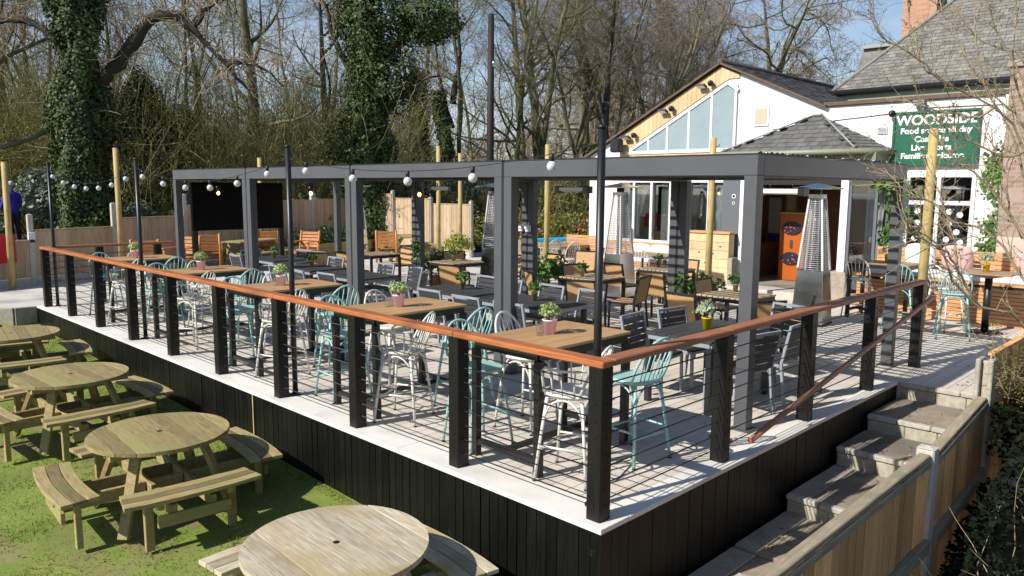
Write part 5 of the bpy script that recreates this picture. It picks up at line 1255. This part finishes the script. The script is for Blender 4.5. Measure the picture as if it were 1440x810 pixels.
ORD = ['first', 'second', 'third', 'fourth', 'fifth', 'sixth', 'seventh', 'eighth', 'ninth', 'tenth', 'eleventh', 'twelfth']
T1 = [(2, -14, 25, 1.1), (5, 40, 31, .95), (3, 66, 36, 1.0), (0, 90, 40, 1.0)]
for k, (kd, x, D, s) in enumerate(T1): tree(kd, x, D, 'bare tree left of the large ivy clad trunk, %s from the left edge' % ORD[k], s)
T2 = [(1, 262, 33, .95), (1, 294, 34, 1.0), (2, 375, 31, 1.0), (4, 425, 33, 1.0), (0, 448, 44, 1.05), (0, 205, 40, 1.0), (1, 340, 40, .9), (3, 240, 48, .95), (0, 410, 45, .95)]
T2.sort(key=lambda t_: t_[1])
for k, (kd, x, D, s) in enumerate(T2): tree(kd, x, D, 'bare tree between the two ivy clad trunks, %s from the left' % ORD[k], s, rz=(R(-40) if kd == 4 else None))
T3 = [(0, 618, 36, .95), (1, 652, 34, .95), (0, 668, 46, .85)]
for k, (kd, x, D, s) in enumerate(T3): tree(kd, x, D, 'bare tree between the dark ivy mass and the telegraph pole, %s from the left' % ORD[k], s)
T4 = [(0, 722, 38, 1.0), (2, 738, 40, 1.0), (0, 752, 36, 1.1), (2, 768, 37, 1.05), (3, 795, 41, 1.0), (5, 830, 46, 1.0), (3, 858, 42, 1.1), (5, 880, 52, 1.05), (3, 905, 47, 1.1), (5, 935, 58, 1.1), (3, 965, 52, 1.0), (3, 990, 60, 1.0)]
for k, (kd, x, D, s) in enumerate(T4): tree(kd, x, D, 'bare tree right of the telegraph pole, %s from the pole' % ORD[k], s)
# the oaks beyond the gable, broad and bare
for k, (x, D, h_, s, l) in enumerate(((1065, 58, 18.5, 41, 'broad bare oak showing above the gable ridge, larger one'), (1145, 64, 14, 43, 'rounded bare oak behind the valley of the pub roofs, smaller one'))):
    tr, cr_ = grow_tree(s, h_, .40, 3, .10, 12, (45, 85), .01, 6, (0, 0), .36, .16, 1.9)
    r = thing('bare_oak', l, 'tree', bearing(px(x), D, -.3), 0, 'bare oaks beyond the pub'); tr.build('trunk', 'bark', r, fix=False); cr_.build('crown', 'twig_brown', r, fix=False)

# ------------------------------------------------------------------ ivy clad trunks
def ivy_tree(label, x, D, H, rad, seed, limbs, nl, crown=None, lmat='ivy_leaf'):
    loc = bearing(px(x), D, -.3); r = thing('ivy_clad_tree', label, 'tree', loc, 0, 'ivy clad trees'); nl = int(nl*2.9); rg = np.random.default_rng(seed)
    m = MB(); pts = bend(rg, (0,0,-.3), (0,0,1), H, 10, .03, .05); m.tube(pts, [rad*.62*(1-.5*i/10) for i in range(11)], 10)
    tw = MB()
    for lb in limbs:
        cp = [Vector(p) for p in lb[0]]; lb2 = []
        for i in range(len(cp)-1):
            a0, a1, a2, a3 = cp[max(i-1, 0)], cp[i], cp[i+1], cp[min(i+2, len(cp)-1)]
            for u in (0, .25, .5, .75): lb2.append(.5*((2*a1)+(a2-a0)*u+(2*a0-5*a1+4*a2-a3)*u*u+(3*a1-a0-3*a2+a3)*u**3) + Vector(rg.normal(size=3))*.035)
        lb2.append(cp[-1]); n3 = len(lb2)-1
        m.tube(lb2, [lb[1]*(1-.82*i/n3)*(1+.10*rg.normal()) for i in range(n3+1)], 8)
        for i in range(2, n3):
            for u in range(3):
                q1 = bend(rg, lb2[i], dirat(lb2, i)*.5+Vector(rg.normal(size=3))*.8+Vector((0, 0, .3)), rg.uniform(.5, 1.9), 5, .22, .04); tw.tube(q1, [.022, .018, .014, .010, .007, .004], 4, cap=False)
                for g in (1, 2, 3, 4):
                    q2 = bend(rg, q1[g], dirat(q1, g)+Vector(rg.normal(size=3))*.8, rg.uniform(.3, .9), 3, .25, .04); tw.tube(q2, [.013, .010, .008, .005], 3, cap=False)
    m.build('trunk', 'bark_dark', r, fix=False)
    P, N = [], []
    for k in range(nl):
        f = rg.random(); z = f*H; a = rg.random()*2*PI
        bump_ = noise.noise((math.cos(a)*1.3+seed, math.sin(a)*1.3, z*.55))*.55 + noise.noise((math.cos(a)*3+seed, math.sin(a)*3, z*1.6))*.28
        rr = rad*(1.05+1.15*bump_)*(1-.28*f)*rg.uniform(.62, 1.05); i = min(int(f*10), 9); c = pts[i].lerp(pts[i+1], f*10-i)
        P.append((c.x+rr*math.cos(a), c.y+rr*math.sin(a), z)); N.append((math.cos(a), math.sin(a), .35))
    if crown:
        for (cx, cy, cz, rx, rz_, n_) in crown:
            for k in range(n_*2):
                d = rg.normal(size=3); d /= np.linalg.norm(d); q_ = rg.uniform(.5, 1)**.6*(1+.6*noise.noise((d[0]*2+cx, d[1]*2+cy, d[2]*2+cz)))
                P.append((cx+d[0]*rx*q_, cy+d[1]*rx*q_, cz+d[2]*rz_*q_)); N.append((d[0], d[1], d[2]+.3))
    Vv, Ff = leaves(rg, np.array(P), .092, np.array(N), .48, .85); npmesh('ivy', Vv, Ff, lmat, r)
    m = tw
    for k in range(26):
        a, z = rg.random()*2*PI, rg.random()*H; d = Vector((math.cos(a), math.sin(a), rg.uniform(-.2, .7))); m.tube(bend(rg, d*rad*.7+Vector((0,0,z)), d, rg.uniform(.8, 2.2), 5, .25, .05), [.016, .013, .011, .009, .007, .004], 4, cap=False)
    m.build('twigs', 'shrub_bark', r, fix=False)
    return r
fx, fy = math.sin(VIEW_YAW), -math.cos(VIEW_YAW)       # unit step to the right across the view
def S(a, h, d=0): return (fx*a + math.cos(VIEW_YAW)*d, fy*a + math.sin(VIEW_YAW)*d, h)
ivy_tree('large ivy clad tree at the left with a heavy limb arching right', 122, 24, 11, .82, 4,
    [([S(.3, 5.2), S(.9, 5.8), S(1.6, 6.6), S(2.3, 7.4), S(3.0, 7.6), S(3.7, 7.1), S(4.4, 6.3), S(5.2, 5.4, .3)], .24), ([S(3.6, 7.2), S(4.2, 7.9), S(4.9, 8.4)], .10), ([S(4.6, 6.1), S(5.4, 6.2), S(6.3, 5.5)], .08), ([S(-.2, 6.5), S(-1.4, 7.4), S(-2.6, 7.2), S(-3.4, 6.4)], .14)], 15000)
ivy_tree('very dark ivy smothered tree in the middle with a bushy crown reaching right', 525, 27, 12, .8, 9,
    [([S(.4, 6.8), S(1.6, 7.8), S(3.0, 8.4)], .2), ([S(-.4, 6), S(-1.2, 7.4), S(-1.6, 9)], .16), ([S(.5, 5), S(1.5, 6.0), S(2.4, 6.3)], .1)], 15000,
    [(*S(2.0, 8.1), 1.2, .8, 2600), (*S(.1, 8.2), 1.4, 1.7, 4000), (*S(.7, 6.2), 1.1, 1.2, 2000), (*S(-.5, 3.3), 1.1, 1.6, 2500)])
ivy_tree('slim ivy wrapped trunk just right of the dark ivy mass', 636, 33, 6.5, .38, 14, [([S(0, 6), S(.3, 8), S(.2, 10.5)], .14), ([S(0, 5), S(-.5, 7), S(-.9, 9.5)], .1)], 3500)
ivy_tree('ivy wrapped trunk behind the middle timber pole', 590, 38, 8, .55, 17, [([S(0, 6), S(.5, 9), S(.4, 12)], .16)], 4500)
ivy_tree('half ivy covered trunk low beside the gable end of the pub', 845, 36, 4.5, 1.25, 19, [([S(0, 4), S(.2, 8), S(.5, 12)], .2)], 6000)
# evergreens and shrubs behind the fence
def bush(name, label, x, D, w, h_, n_, lm, seed, lsz=.16, z0=-.3, cat='shrub', grp='shrubs behind the fence', top=1.0, gaps=.0):
    r = thing(name, label, cat, bearing(px(x), D, z0), 0, grp); rg = np.random.default_rng(seed)
    m = MB()
    for k in range(9): a = rg.random()*6.28; m.tube(bend(rg, (0,0,0), (math.cos(a)*.6, math.sin(a)*.6, 1), h_*rg.uniform(.6, .95), 5, .2, .1), [.05, .04, .03, .02, .014, .008], 5, cap=False)
    m.build('stems' if name != 'yew_tree' else 'trunk', 'bark_dark', r, fix=False)
    P, N = [], []; cl = [(rg.normal(size=2)*w*.28, rg.uniform(.25, .95)) for _ in range(16)]
    for k in range(n_):
        c, f = cl[rg.integers(16)]; d = rg.normal(size=3); d /= np.linalg.norm(d); q_ = rg.uniform(.35, 1)**.5; s = w*.26*(1.25-.75*top*f)
        P.append((c[0]*(1.2-.8*top*f)+d[0]*s*q_, c[1]*(1.2-.8*top*f)+d[1]*s*q_, max(.02, f*h_*.86+d[2]*h_*.16*q_))); N.append(d+np.array([0, 0, .4]))
    Vv, Ff = leaves(rg, np.array(P), lsz, np.array(N), .6, .6); npmesh('foliage', Vv, Ff, lm, r); return r
bush('yew_tree', 'dark yew tree behind and right of the large ivy clad tree', 205, 30, 3.4, 7.2, 26000, 'dark_leaf', 3, .12, cat='tree', grp='evergreens')
bush('holly_tree', 'dark evergreen between the thick leaning trunk and the fence', 300, 38, 3.4, 3.2, 11000, 'dark_leaf', 5, .12, cat='tree', grp='evergreens')
for i, (x, D, w, h_, n_, lm, l) in enumerate([(58, 25.5, 2.2, 3.2, 3600, 'blue_leaf', 'grey green laurel behind the fence at the far left'), (190, 25.5, 2.6, 2.3, 3600, 'blue_leaf', 'grey green laurel behind the round timber pole'),
    (305, 25.5, 2.8, 2.9, 3600, 'blue_leaf', 'grey green laurel showing over the farthest pergola bay'), (432, 26, 1.8, 2.4, 1800, 'blue_leaf', 'small grey green shrub behind the fence by the second black pole'),
    (590, 31, 4.0, 2.9, 4800, 'hedge_leaf', 'dark laurel hedge over the sunlit fence'), (545, 30.5, 3.6, 2.9, 3800, 'ivy_leaf', 'glossy green ivy heap spilling over the sunlit fence'),
    (690, 30, 3.8, 3.4, 3600, 'blue_leaf', 'pale leaved shrub around the foot of the telegraph pole'), (735, 30, 2.6, 3.0, 3400, 'hedge_leaf', 'dark shrub behind the first double post right of centre'),
    (815, 31, 3.4, 2.4, 3600, 'scrub_leaf', 'olive shrub over the flower bed beyond the pub corner'), (475, 32, 3, 2.6, 3000, 'scrub_leaf', 'olive shrub under the leaning trunk'), (1000, 50, 9, 4.2, 5000, 'scrub_leaf', 'hazy olive thicket low behind the gable')]):
    bush('shrub', l, x, D, w, h_, n_, lm, 40+i)
# far wood and bramble undergrowth: masses nobody could count
rg = np.random.default_rng(78); m = MB(); P = []
for k in range(12500):
    b, D = rg.uniform(-.78, .36), rg.uniform(28.5, 40)
    if b > .16 and D < 38: continue
    x, y, _ = bearing(b, D); w_ = 1-sst(-.22, -.12, b); L_ = rg.uniform(.9, 3.3)*(1+1.55*w_)*(1+.35*noise.noise((b*9, D*.15, 3)))
    q_ = bend(rg, (x, y, -.3), (rg.normal()*.35, rg.normal()*.35, 1), L_, 5, .17, .02); m.tube(q_, [.016, .014, .012, .010, .008, .005], 3, cap=False)
    for j in range(3):
        g = rg.integers(1, 5); t2 = bend(rg, q_[g], dirat(q_, g)+Vector(rg.normal(size=3))*.6, L_*.33, 3, .2, .03); m.tube(t2, [.009, .008, .006, .004], 3, cap=False)
        for u in range(9): c_ = t2[rg.integers(1, 4)]; P.append((c_.x+rg.normal()*.10, c_.y+rg.normal()*.10, max(-.25, c_.z+rg.normal()*.10)))
    for u in range(8): c_ = q_[rg.integers(1, 5)]; P.append((c_.x+rg.normal()*.14, c_.y+rg.normal()*.14, max(-.25, c_.z+rg.normal()*.14)))
P = np.array(P); Vv, Ff = leaves(rg, P, .085, None, 1, .4); stuff(npmesh('undergrowth', Vv, Ff, 'scrub_leaf'))
stuff(m.build('undergrowth_stems', 'twig_olive', None, fix=False))
m = MB(); rg = np.random.default_rng(79)
for k in range(330):
    b = rg.uniform(-.8, .40); D = rg.uniform(52, 85); x, y, _ = bearing(b, D); H = rg.uniform(6, 10.5)*(1.55 if .07 < b < .29 else 1)*(.75 if -.11 < b < .02 else 1)*(.8 if -.47 < b < -.28 else 1)*(.6 if b > .29 else 1); r0 = rg.uniform(.08, .2)
    if (-.47 < b < -.30 or -.10 < b < .0) and rg.random() < .12: continue
    t_ = bend(rg, (x, y, -.4), (rg.normal()*.06, rg.normal()*.06, 1), H, 6, .07, .03); m.tube(t_, [r0*(1-.13*i) for i in range(7)], 5, cap=False)
    for j in range(26):
        f = rg.uniform(.15, 1); i = min(int(f*6), 5); p = t_[i].lerp(t_[i+1], f*6-i); L_ = H*rg.uniform(.15, .32)*(1.2-.6*f); d = Vector((rg.normal(), rg.normal(), rg.uniform(.3, 1.5)))
        q_ = bend(rg, p, d, L_, 4, .25, .06); m.tube(q_, [.036, .029, .022, .016, .011], 3, cap=False)
        for u in range(10):
            g = rg.integers(1, 4); m.tube(bend(rg, q_[g], Vector(rg.normal(size=3))+dirat(q_, g)*1.2, L_*.5, 2, .3, .05), [.014, .011, .007], 3, cap=False)
stuff(m.build('far_wood', 'twig_brown', None, fix=False))

# ------------------------------------------------------------------ raised bed, big pots, flowers, ivy garlands
r = thing('raised_bed', 'long low timber raised bed with plants along the far fence', 'planter', (6.9, 17.9, -.02), R(16.7)); m = MB()
for i in range(3): m.box(0, 6.0, -.4, -.36, i*.15, i*.15+.145)
m.box(-.04, -.001, -.4, .25, 0, .44); m.box(6.001, 6.04, -.4, .25, 0, .44); m.build('boards', 'planter_wood', r, bevel=.004); MB().box(0, 6, -.359, .25, .0, .38).build('soil', 'soil', r)
rg = np.random.default_rng(15); P = np.stack([rg.uniform(.1, 5.9, 2600), rg.uniform(-.3, .2, 2600), .38+rg.random(2600)**1.5*.45], 1); P[:,2] *= .75+.4*np.sin(P[:,0]*3)**2
Vv, Ff = leaves(rg, P, .07, None, 1, .6); npmesh('plants', Vv, Ff, 'green_leaf', r); Vv, Ff = leaves(rg, P[:160]+np.array([0, 0, .06]), .05, None, 1, .9); npmesh('violet_flowers', Vv, Ff, 'flower_violet', r)
q_ = make_pot('shrub_in_pot', 'yellow green bushy shrub in a large terracotta pot by the timber pole pair', 'large planted pots', 'terracotta', 'lime_leaf', .22, .38, .42, 31, 900, .2, .07); q_.location = (10.3, 13.1, -.02)
q_ = make_pot('shrub_in_pot', 'dark leafy plant in a terracotta pot beside the third striped post pair', 'large planted pots', 'terracotta', 'green_leaf', .17, .3, .36, 32, 500, .25, .09); q_.location = (6.9, 9.9, 0)
q_ = make_pot('shrub_in_pot', 'tall leafy plant in a pot right of the second striped post pair', 'large planted pots', 'terracotta', 'green_leaf', .17, .32, .40, 33, 560, .3, .10); q_.location = (7.2, 6.9, 0)
q_ = make_pot('shrub_in_pot', 'leafy climbing plant in a pot beside the striped post by the timber chest', 'large planted pots', 'terracotta', 'green_leaf', .16, .36, .34, 34, 420, .35, .09); q_.location = (7.15, 3.55, 0)
def hanging(label, x, y, z, seed):
    r = thing('post_planter', label, 'plant', (x, y, z), 0, 'planters on the pergola posts'); rg = np.random.default_rng(seed); MB().lathe([(.04, -.12), (.06, 0), (.055, 0), (.05, -.02)], 10).build('holder', 'black_metal', r)
    d = rg.normal(size=(150, 3)); P = d*np.array([.07, .08, .09])+np.array([-.03, 0, .02]); P[:40, 2] -= rg.random(40)*.35; Vv, Ff = leaves(rg, P, .065, d, .8, .7); npmesh('foliage', Vv, Ff, 'green_leaf', r)
hanging('bright leafy plant on the lawn side of the third striped post pair', 6.33, 9.86, .95, 3); hanging('bright leafy plant low on the striped post by the timber chest', 6.33, 3.42, .78, 4)
# flower bed beyond the pub corner
r = thing('flower_bed', 'flower bed with red blooms beyond the left corner of the pub', 'flower bed', (17.0, 15.6, -.3), R(-40)); rg = np.random.default_rng(9)
MB().box(-3.5, 3.5, -1.2, 1.2, 0, .5).build('bank', 'soil', r, bevel=.1)
P = np.stack([rg.uniform(-3.5, 3.5, 4200), rg.uniform(-1.3, 1.2, 4200), .5+rg.random(4200)**1.6*1.1], 1); Vv, Ff = leaves(rg, P, .13, None, 1, .6); npmesh('shrubbery', Vv, Ff, 'scrub_leaf', r)
P = np.stack([rg.uniform(-3.4, 3.4, 1500), rg.uniform(-1.4, -.9, 1500), .4+rg.random(1500)*.35], 1); Vv, Ff = leaves(rg, P, .1, None, 1, .6); npmesh('leaves', Vv, Ff, 'green_leaf', r)
for (cx, cz, n_) in ((-.9, 1.0, 26), (1.1, 1.05, 40)):
    P = rg.normal(size=(n_, 3))*np.array([.28, .12, .14])+np.array([cx, -1.35, cz]); Vv, Ff = leaves(rg, P, .10, None, 1, .9); npmesh('red_blooms', Vv, Ff, 'flower_red', r)
def garland(label, pts, seed, n_, lsz=.075, spread=.07):
    pts = [Vector(p) for p in pts]; o0 = pts[0]; r = thing('ivy_garland', label, 'climber', tuple(o0), 0, 'leafy climbers on the pub front'); rg = np.random.default_rng(seed); loc = [p-o0 for p in pts]
    MB().tube(loc, .008, 5).build('vine', 'twig_olive', r); P = []
    for k in range(n_): f = rg.random()*(len(loc)-1); i = int(f); p = loc[i].lerp(loc[i+1], f-i); P.append((p.x-abs(rg.normal())*.03-.01, p.y+rg.normal()*spread, p.z+rg.normal()*spread))
    Vv, Ff = leaves(rg, np.array(P), lsz, np.tile(np.array([-1, -.2, .3]), (n_, 1)), .7, .85); npmesh('leaves', Vv, Ff, 'green_leaf', r)
garland('leafy climber winding down beside the porch side window', [(11.95, 2.60, 2.45), (11.95, 2.50, 2.3), (12.2, 2.32, 2.35), (12.22, 2.2, 2.2), (12.2, 2.36, 1.95), (12.2, 2.22, 1.7), (12.2, 2.34, 1.5), (12.15, 2.48, 1.25), (12.2, 2.26, 1.1)], 3, 520, .105, .085)
garland('leafy climber looping down the white wall right of the spotted window', [(12.26, .72, 2.75), (12.24, .85, 2.4), (12.24, .70, 2.1), (12.24, .48, 1.9), (12.24, .62, 1.7), (12.24, .78, 1.55), (12.24, .60, 1.3), (12.22, .82, 1.12), (12.22, .55, 1.05)], 4, 420, .08, .07)
garland('yellow green climber at the top right beside the pub sign', [(12.2, .55, 2.95), (12.2, .68, 2.7), (12.2, .45, 2.55), (12.2, .7, 2.4)], 6, 240, .08, .10)

# ------------------------------------------------------------------ cyclist beyond the fence
def skin_body(name, verts, edges, radii, mt, parent, root=0, lv=2):
    me = bpy.data.meshes.new(name); me.from_pydata(verts, edges, []); o = bpy.data.objects.new(name, me); C.objects.link(o); o.parent = parent
    md = o.modifiers.new('skin', 'SKIN'); md.use_smooth_shade = True; sb = o.modifiers.new('sub', 'SUBSURF'); sb.levels = lv; sb.render_levels = lv
    for v, rr in zip(me.skin_vertices[0].data, radii): v.radius = (rr, rr) if not isinstance(rr, tuple) else rr
    me.skin_vertices[0].data[root].use_root = True; me.materials.append(MATS[mt]); return o
per = thing('person', 'person in a blue jacket and pale helmet passing behind the fence at the far left', 'person', bearing(px(21), 23.6, .46), VIEW_YAW-PI/2+R(60))
bv = [(0,0,.95),(0,0,1.08),(0,.01,1.25),(0,.03,1.42),(0,.05,1.52),(0,.06,1.60), (.19,.02,1.42),(.26,.05,1.15),(.22,.26,1.02),(.21,.34,1.0), (-.19,.02,1.42),(-.26,.05,1.15),(-.22,.26,1.02),(-.21,.34,1.0), (.1,0,.88),(.11,.08,.48),(.11,-.02,.08),(.11,.12,.03), (-.1,0,.88),(-.11,.0,.48),(-.11,-.08,.08),(-.11,.06,.03)]
be = [(0,1),(1,2),(2,3),(3,4),(4,5),(3,6),(6,7),(7,8),(8,9),(3,10),(10,11),(11,12),(12,13),(0,14),(14,15),(15,16),(16,17),(0,18),(18,19),(19,20),(20,21)]
br = [.13,.14,.16,.14,.065,.06,.085,.06,.045,.035,.085,.06,.045,.035,.10,.07,.05,.04,.10,.07,.05,.04]
skin_body('body', bv, be, br, 'blue_cloth', per)
hd = MB().lathe([(.02, -.13), (.06, -.115), (.078, -.05), (.085, .02), (.075, .08), (.04, .115), (.01, .12)], 14, (0, .075, 1.70)).tube([(0, .155, 1.71), (0, .178, 1.675)], [.012, .016], 6).build('head', 'skin', per)
MB().lathe([(.10, .0), (.108, .03), (.10, .08), (.065, .125), (.01, .14)], 14, (0, .065, 1.715)).build('helmet', 'helmet', per)
for s in (-1, 1): MB().tube([(.1*s, 0, .9), (.11*s, .06 if s > 0 else 0, .48), (.11*s, -.02 if s > 0 else -.08, .1)], [.118, .085, .065], 10).build('trousers', 'dark_cloth', per)
for s in (-1, 1):
    m = MB(); m.tube([(.21*s, .34, 1.0), (.205*s, .40, .99)], [.034, .04], 8)
    for f in range(4): m.tube([(.205*s+(f-1.5)*.018, .40, .99), (.205*s+(f-1.5)*.018, .445, .985-.004*f), (.205*s+(f-1.5)*.018, .455, .955)], [.010, .009, .007], 6)
    m.tube([(.205*s-.03*s, .37, .985), (.205*s-.05*s, .40, .965)], [.011, .008], 6); m.build('hand', 'skin', per)

# ------------------------------------------------------------------ bare sapling and hedge outside the stair fence, close by
STEMS = [[(3.55, -1.72, 1.07), (3.51, -1.46, 2.53), (3.32, -1.27, 2.86), (3.0, -0.96, 3.09), (2.85, -0.84, 3.23), (2.65, -0.67, 3.37), (2.53, -0.58, 3.53), (2.47, -0.55, 3.72)], [(3.03, -0.95, 3.1), (2.95, -0.85, 3.18), (2.93, -0.78, 3.38), (2.93, -0.72, 3.61), (2.94, -0.69, 3.8)], [(3.96, -1.68, 1.19), (3.86, -1.36, 2.52), (3.76, -1.22, 2.87), (3.66, -1.11, 3.09), (3.61, -1.03, 3.44), (3.6, -0.97, 3.85)], [(3.23, -1.77, 1.34), (3.16, -1.59, 1.85), (3.04, -1.37, 2.22), (2.94, -1.21, 2.39), (2.9, -1.14, 2.46), (2.84, -1.02, 2.61), (2.8, -0.92, 2.78)], [(2.96, -1.81, 1.24), (2.85, -1.58, 1.71), (2.76, -1.42, 1.91), (2.62, -1.24, 1.99), (2.52, -1.08, 2.13), (2.43, -0.94, 2.21), (2.39, -0.85, 2.31), (2.37, -0.79, 2.38)], [(2.76, -1.76, 1.18), (2.44, -1.5, 1.38), (2.29, -1.4, 1.61), (2.18, -1.36, 1.74), (2.01, -1.27, 1.84), (1.84, -1.18, 1.92), (1.75, -1.18, 2.01)], [(2.41, -1.5, 1.39), (2.2, -1.37, 1.58), (2.07, -1.31, 1.83), (1.89, -1.21, 1.94)], [(4.39, -1.56, 1.83), (4.36, -1.28, 2.78), (4.26, -1.06, 3.03), (4.18, -0.82, 3.42), (4.13, -0.64, 3.75), (4.16, -0.54, 4.02)], [(4.2, -1.63, 2.03), (4.02, -1.29, 3.17), (3.87, -1.1, 3.58), (3.78, -1.02, 3.87)], [(4.58, -1.55, 2.14), (4.38, -1.26, 2.96), (4.29, -1.16, 3.33), (4.3, -1.16, 3.76), (4.25, -1.13, 3.93)], [(3.53, -1.22, 2.88), (3.53, -1.11, 2.82), (3.5, -0.96, 2.85), (3.4, -0.73, 2.92), (3.36, -0.57, 2.99)], [(3.32, -1.5, 2.52), (3.2, -1.39, 2.48), (3.04, -1.22, 2.59), (2.93, -1.1, 2.64), (2.83, -0.97, 2.81)], [(2.55, -1.32, 1.58), (2.61, -1.26, 1.83), (2.64, -1.17, 2.04), (2.67, -1.09, 2.25), (2.68, -0.98, 2.45)], [(3.38, -1.54, 1.84), (3.31, -1.45, 2.04), (3.31, -1.4, 2.32), (3.27, -1.32, 2.51), (3.26, -1.28, 2.71)], [(4.68, -1.46, 2.4), (4.61, -1.18, 3.36), (4.51, -1.02, 3.5), (4.36, -0.82, 3.63), (4.3, -0.67, 3.89)]]
r = thing('bare_sapling', 'bare budding sapling with long thin arching branches close by at the right edge', 'shrub', (3.6, -2.3, -1.3)); o0 = Vector(r.location); rg = np.random.default_rng(23)
mk, mt_ = MB(), MB(); BP = []
for k, s in enumerate(STEMS):
    pts = [Vector(p)-o0 for p in s]
    if k not in (1, 6, 10, 11, 12, 13):                 # rooted stems start at the ground
        a = pts[0]; pts = [Vector((rg.normal()*.08, rg.normal()*.08, 0)), Vector((a.x*.35, a.y*.3, a.z*.45))] + pts
    fine = []
    for i in range(len(pts)-1):
        p0, p1, p2, p3 = pts[max(i-1, 0)], pts[i], pts[i+1], pts[min(i+2, len(pts)-1)]
        for t_ in (0, .33, .66): fine.append(.5*((2*p1)+(p2-p0)*t_+(2*p0-5*p1+4*p2-p3)*t_*t_+(3*p1-p0-3*p2+p3)*t_**3) + Vector(rg.normal(size=3))*.006)
    fine.append(pts[-1]); n_ = len(fine); r0 = .0115 if k not in (1, 6, 10, 11, 12, 13) else .008
    mk.tube(fine, [r0*(1-.8*i/n_)+.0016 for i in range(n_)], 6, cap=False)
    for i in range(4 if n_ > 14 else 2, n_-1):
        for q_ in range(2):
            if rg.random() < .8:
                d = dirat(fine, i)*.7 + Vector(rg.normal(size=3))*.55 + Vector((0, 0, .25)); L_ = rg.uniform(.08, .42); tw = bend(rg, fine[i], d, L_, 4, .18, .06); mt_.tube(tw, [.0034, .003, .0026, .002, .0013], 4, cap=False)
                for g in (1, 2, 3, 4):
                    if rg.random() < .55: BP.append(tuple(tw[g]+Vector(rg.normal(size=3))*.006))
                    if rg.random() < .5:
                        t2 = bend(rg, tw[g], d+Vector(rg.normal(size=3))*.8, L_*.5, 3, .2, .05); mt_.tube(t2, [.0022, .002, .0016, .001], 3, cap=False); BP.append(tuple(t2[-1]))
mk.build('stems', 'shrub_bark', r, fix=False); mt_.build('twigs', 'shrub_bark', r, fix=False)
BP = np.array(BP); BP2 = np.repeat(BP, 2, 0)+rg.normal(size=(2*len(BP), 3))*.006; Vv, Ff = leaves(rg, BP2, .017, None, 1, .6); npmesh('buds', Vv, Ff, 'bud_leaf', r)
# scraggy evergreen at the top of the stair fence
r = thing('evergreen_shrub', 'scraggy grey green evergreen shrub leaning over the fence at the right edge', 'shrub', (4.7, -1.72, -.5)); rg = np.random.default_rng(41); m = MB(); P = []
for k in range(34):
    a = rg.random()*6.28; b0 = bend(rg, (0, 0, .5), (math.cos(a)*.8, math.sin(a)*.5, 1), rg.uniform(.6, 1.25), 7, .16, -.01); m.tube(b0, [.016, .013, .011, .009, .007, .006, .005, .003], 5, cap=False)
    for i in range(2, 8):
        for q_ in range(3):
            tw = bend(rg, b0[i], dirat(b0, i)+Vector(rg.normal(size=3))*.8, rg.uniform(.1, .3), 3, .2, -.02); m.tube(tw, [.004, .003, .002, .001], 3, cap=False)
            for g in tw[1:]:
                for h_ in range(4): P.append(tuple(g+Vector(rg.normal(size=3))*.035))
m.build('stems', 'shrub_bark', r, fix=False); Vv, Ff = leaves(rg, np.array(P), .026, None, 1, .4); npmesh('foliage', Vv, Ff, 'scrub_leaf', r)
# dark hedge bank outside the stair fence
rg = np.random.default_rng(51); P = []
for k in range(52000):
    x, y = rg.uniform(-1.5, 8.5), -1.36-rg.random()**1.4*3.2
    top = -.95 + sst(.9, 3.6, x)*1.25 + .45*noise.noise((x*.8, y*.9, 2.0)) + .2*noise.noise((x*2.5, y*2.5, 5)) - .55*sst(-1.75, -1.4, y)*(1 if x < 3.6 else 0)
    P.append((x, y, top*1.0 - rg.random()**2*.5 + (-.25 if x < 1 else 0)))
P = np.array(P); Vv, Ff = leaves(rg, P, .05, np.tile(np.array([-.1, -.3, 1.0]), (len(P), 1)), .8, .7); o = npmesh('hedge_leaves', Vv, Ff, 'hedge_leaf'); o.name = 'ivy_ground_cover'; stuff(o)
m = MB(); 
for k in range(90):
    x, y = rg.uniform(2.0, 5.0), rg.uniform(-3.2, -1.7); m.tube(bend(rg, (x, y, -.8), (rg.normal()*.8, rg.normal()*.8, .7), rg.uniform(.5, 1.3), 5, .25, .0), [.006, .005, .004, .003, .002, .0015], 4, cap=False)
o = m.build('dead_stems', 'shrub_bark', None, fix=False); stuff(o)
# dry leaves blown over the lawn, steps and deck edge
rg = np.random.default_rng(61); P = []
for k in range(420):
    x, y = -.05-rg.random()**1.5*5, rg.uniform(-1, 13); P.append((x, y, ground_z(x, y)+.022))
for k in range(170):
    i = rg.integers(1, 5); x = rg.uniform(xr[i]+.06, (xr[i-1] if i > 0 else 5.5)-.03); P.append((x, -.05-rg.random()**.8*.9, zt[i]+.012))
for k in range(150): P.append((rg.uniform(5.7, 11), rg.uniform(-2.5, .1), .008))
for k in range(90): P.append((rg.uniform(.35, 9), rg.uniform(.2, 12), .012))
Vv, Ff = leaves(rg, np.array(P), .034, np.tile(np.array([0, 0, 1.0]), (len(P), 1)), .25, .6); o = npmesh('leaf_litter', Vv, Ff, 'dry_leaf'); stuff(o)
# drop prototypes that were never placed
for o in list(bpy.data.objects):
    if o.get('label') == '' and 'category' in o: print('UNPLACED', o.name)
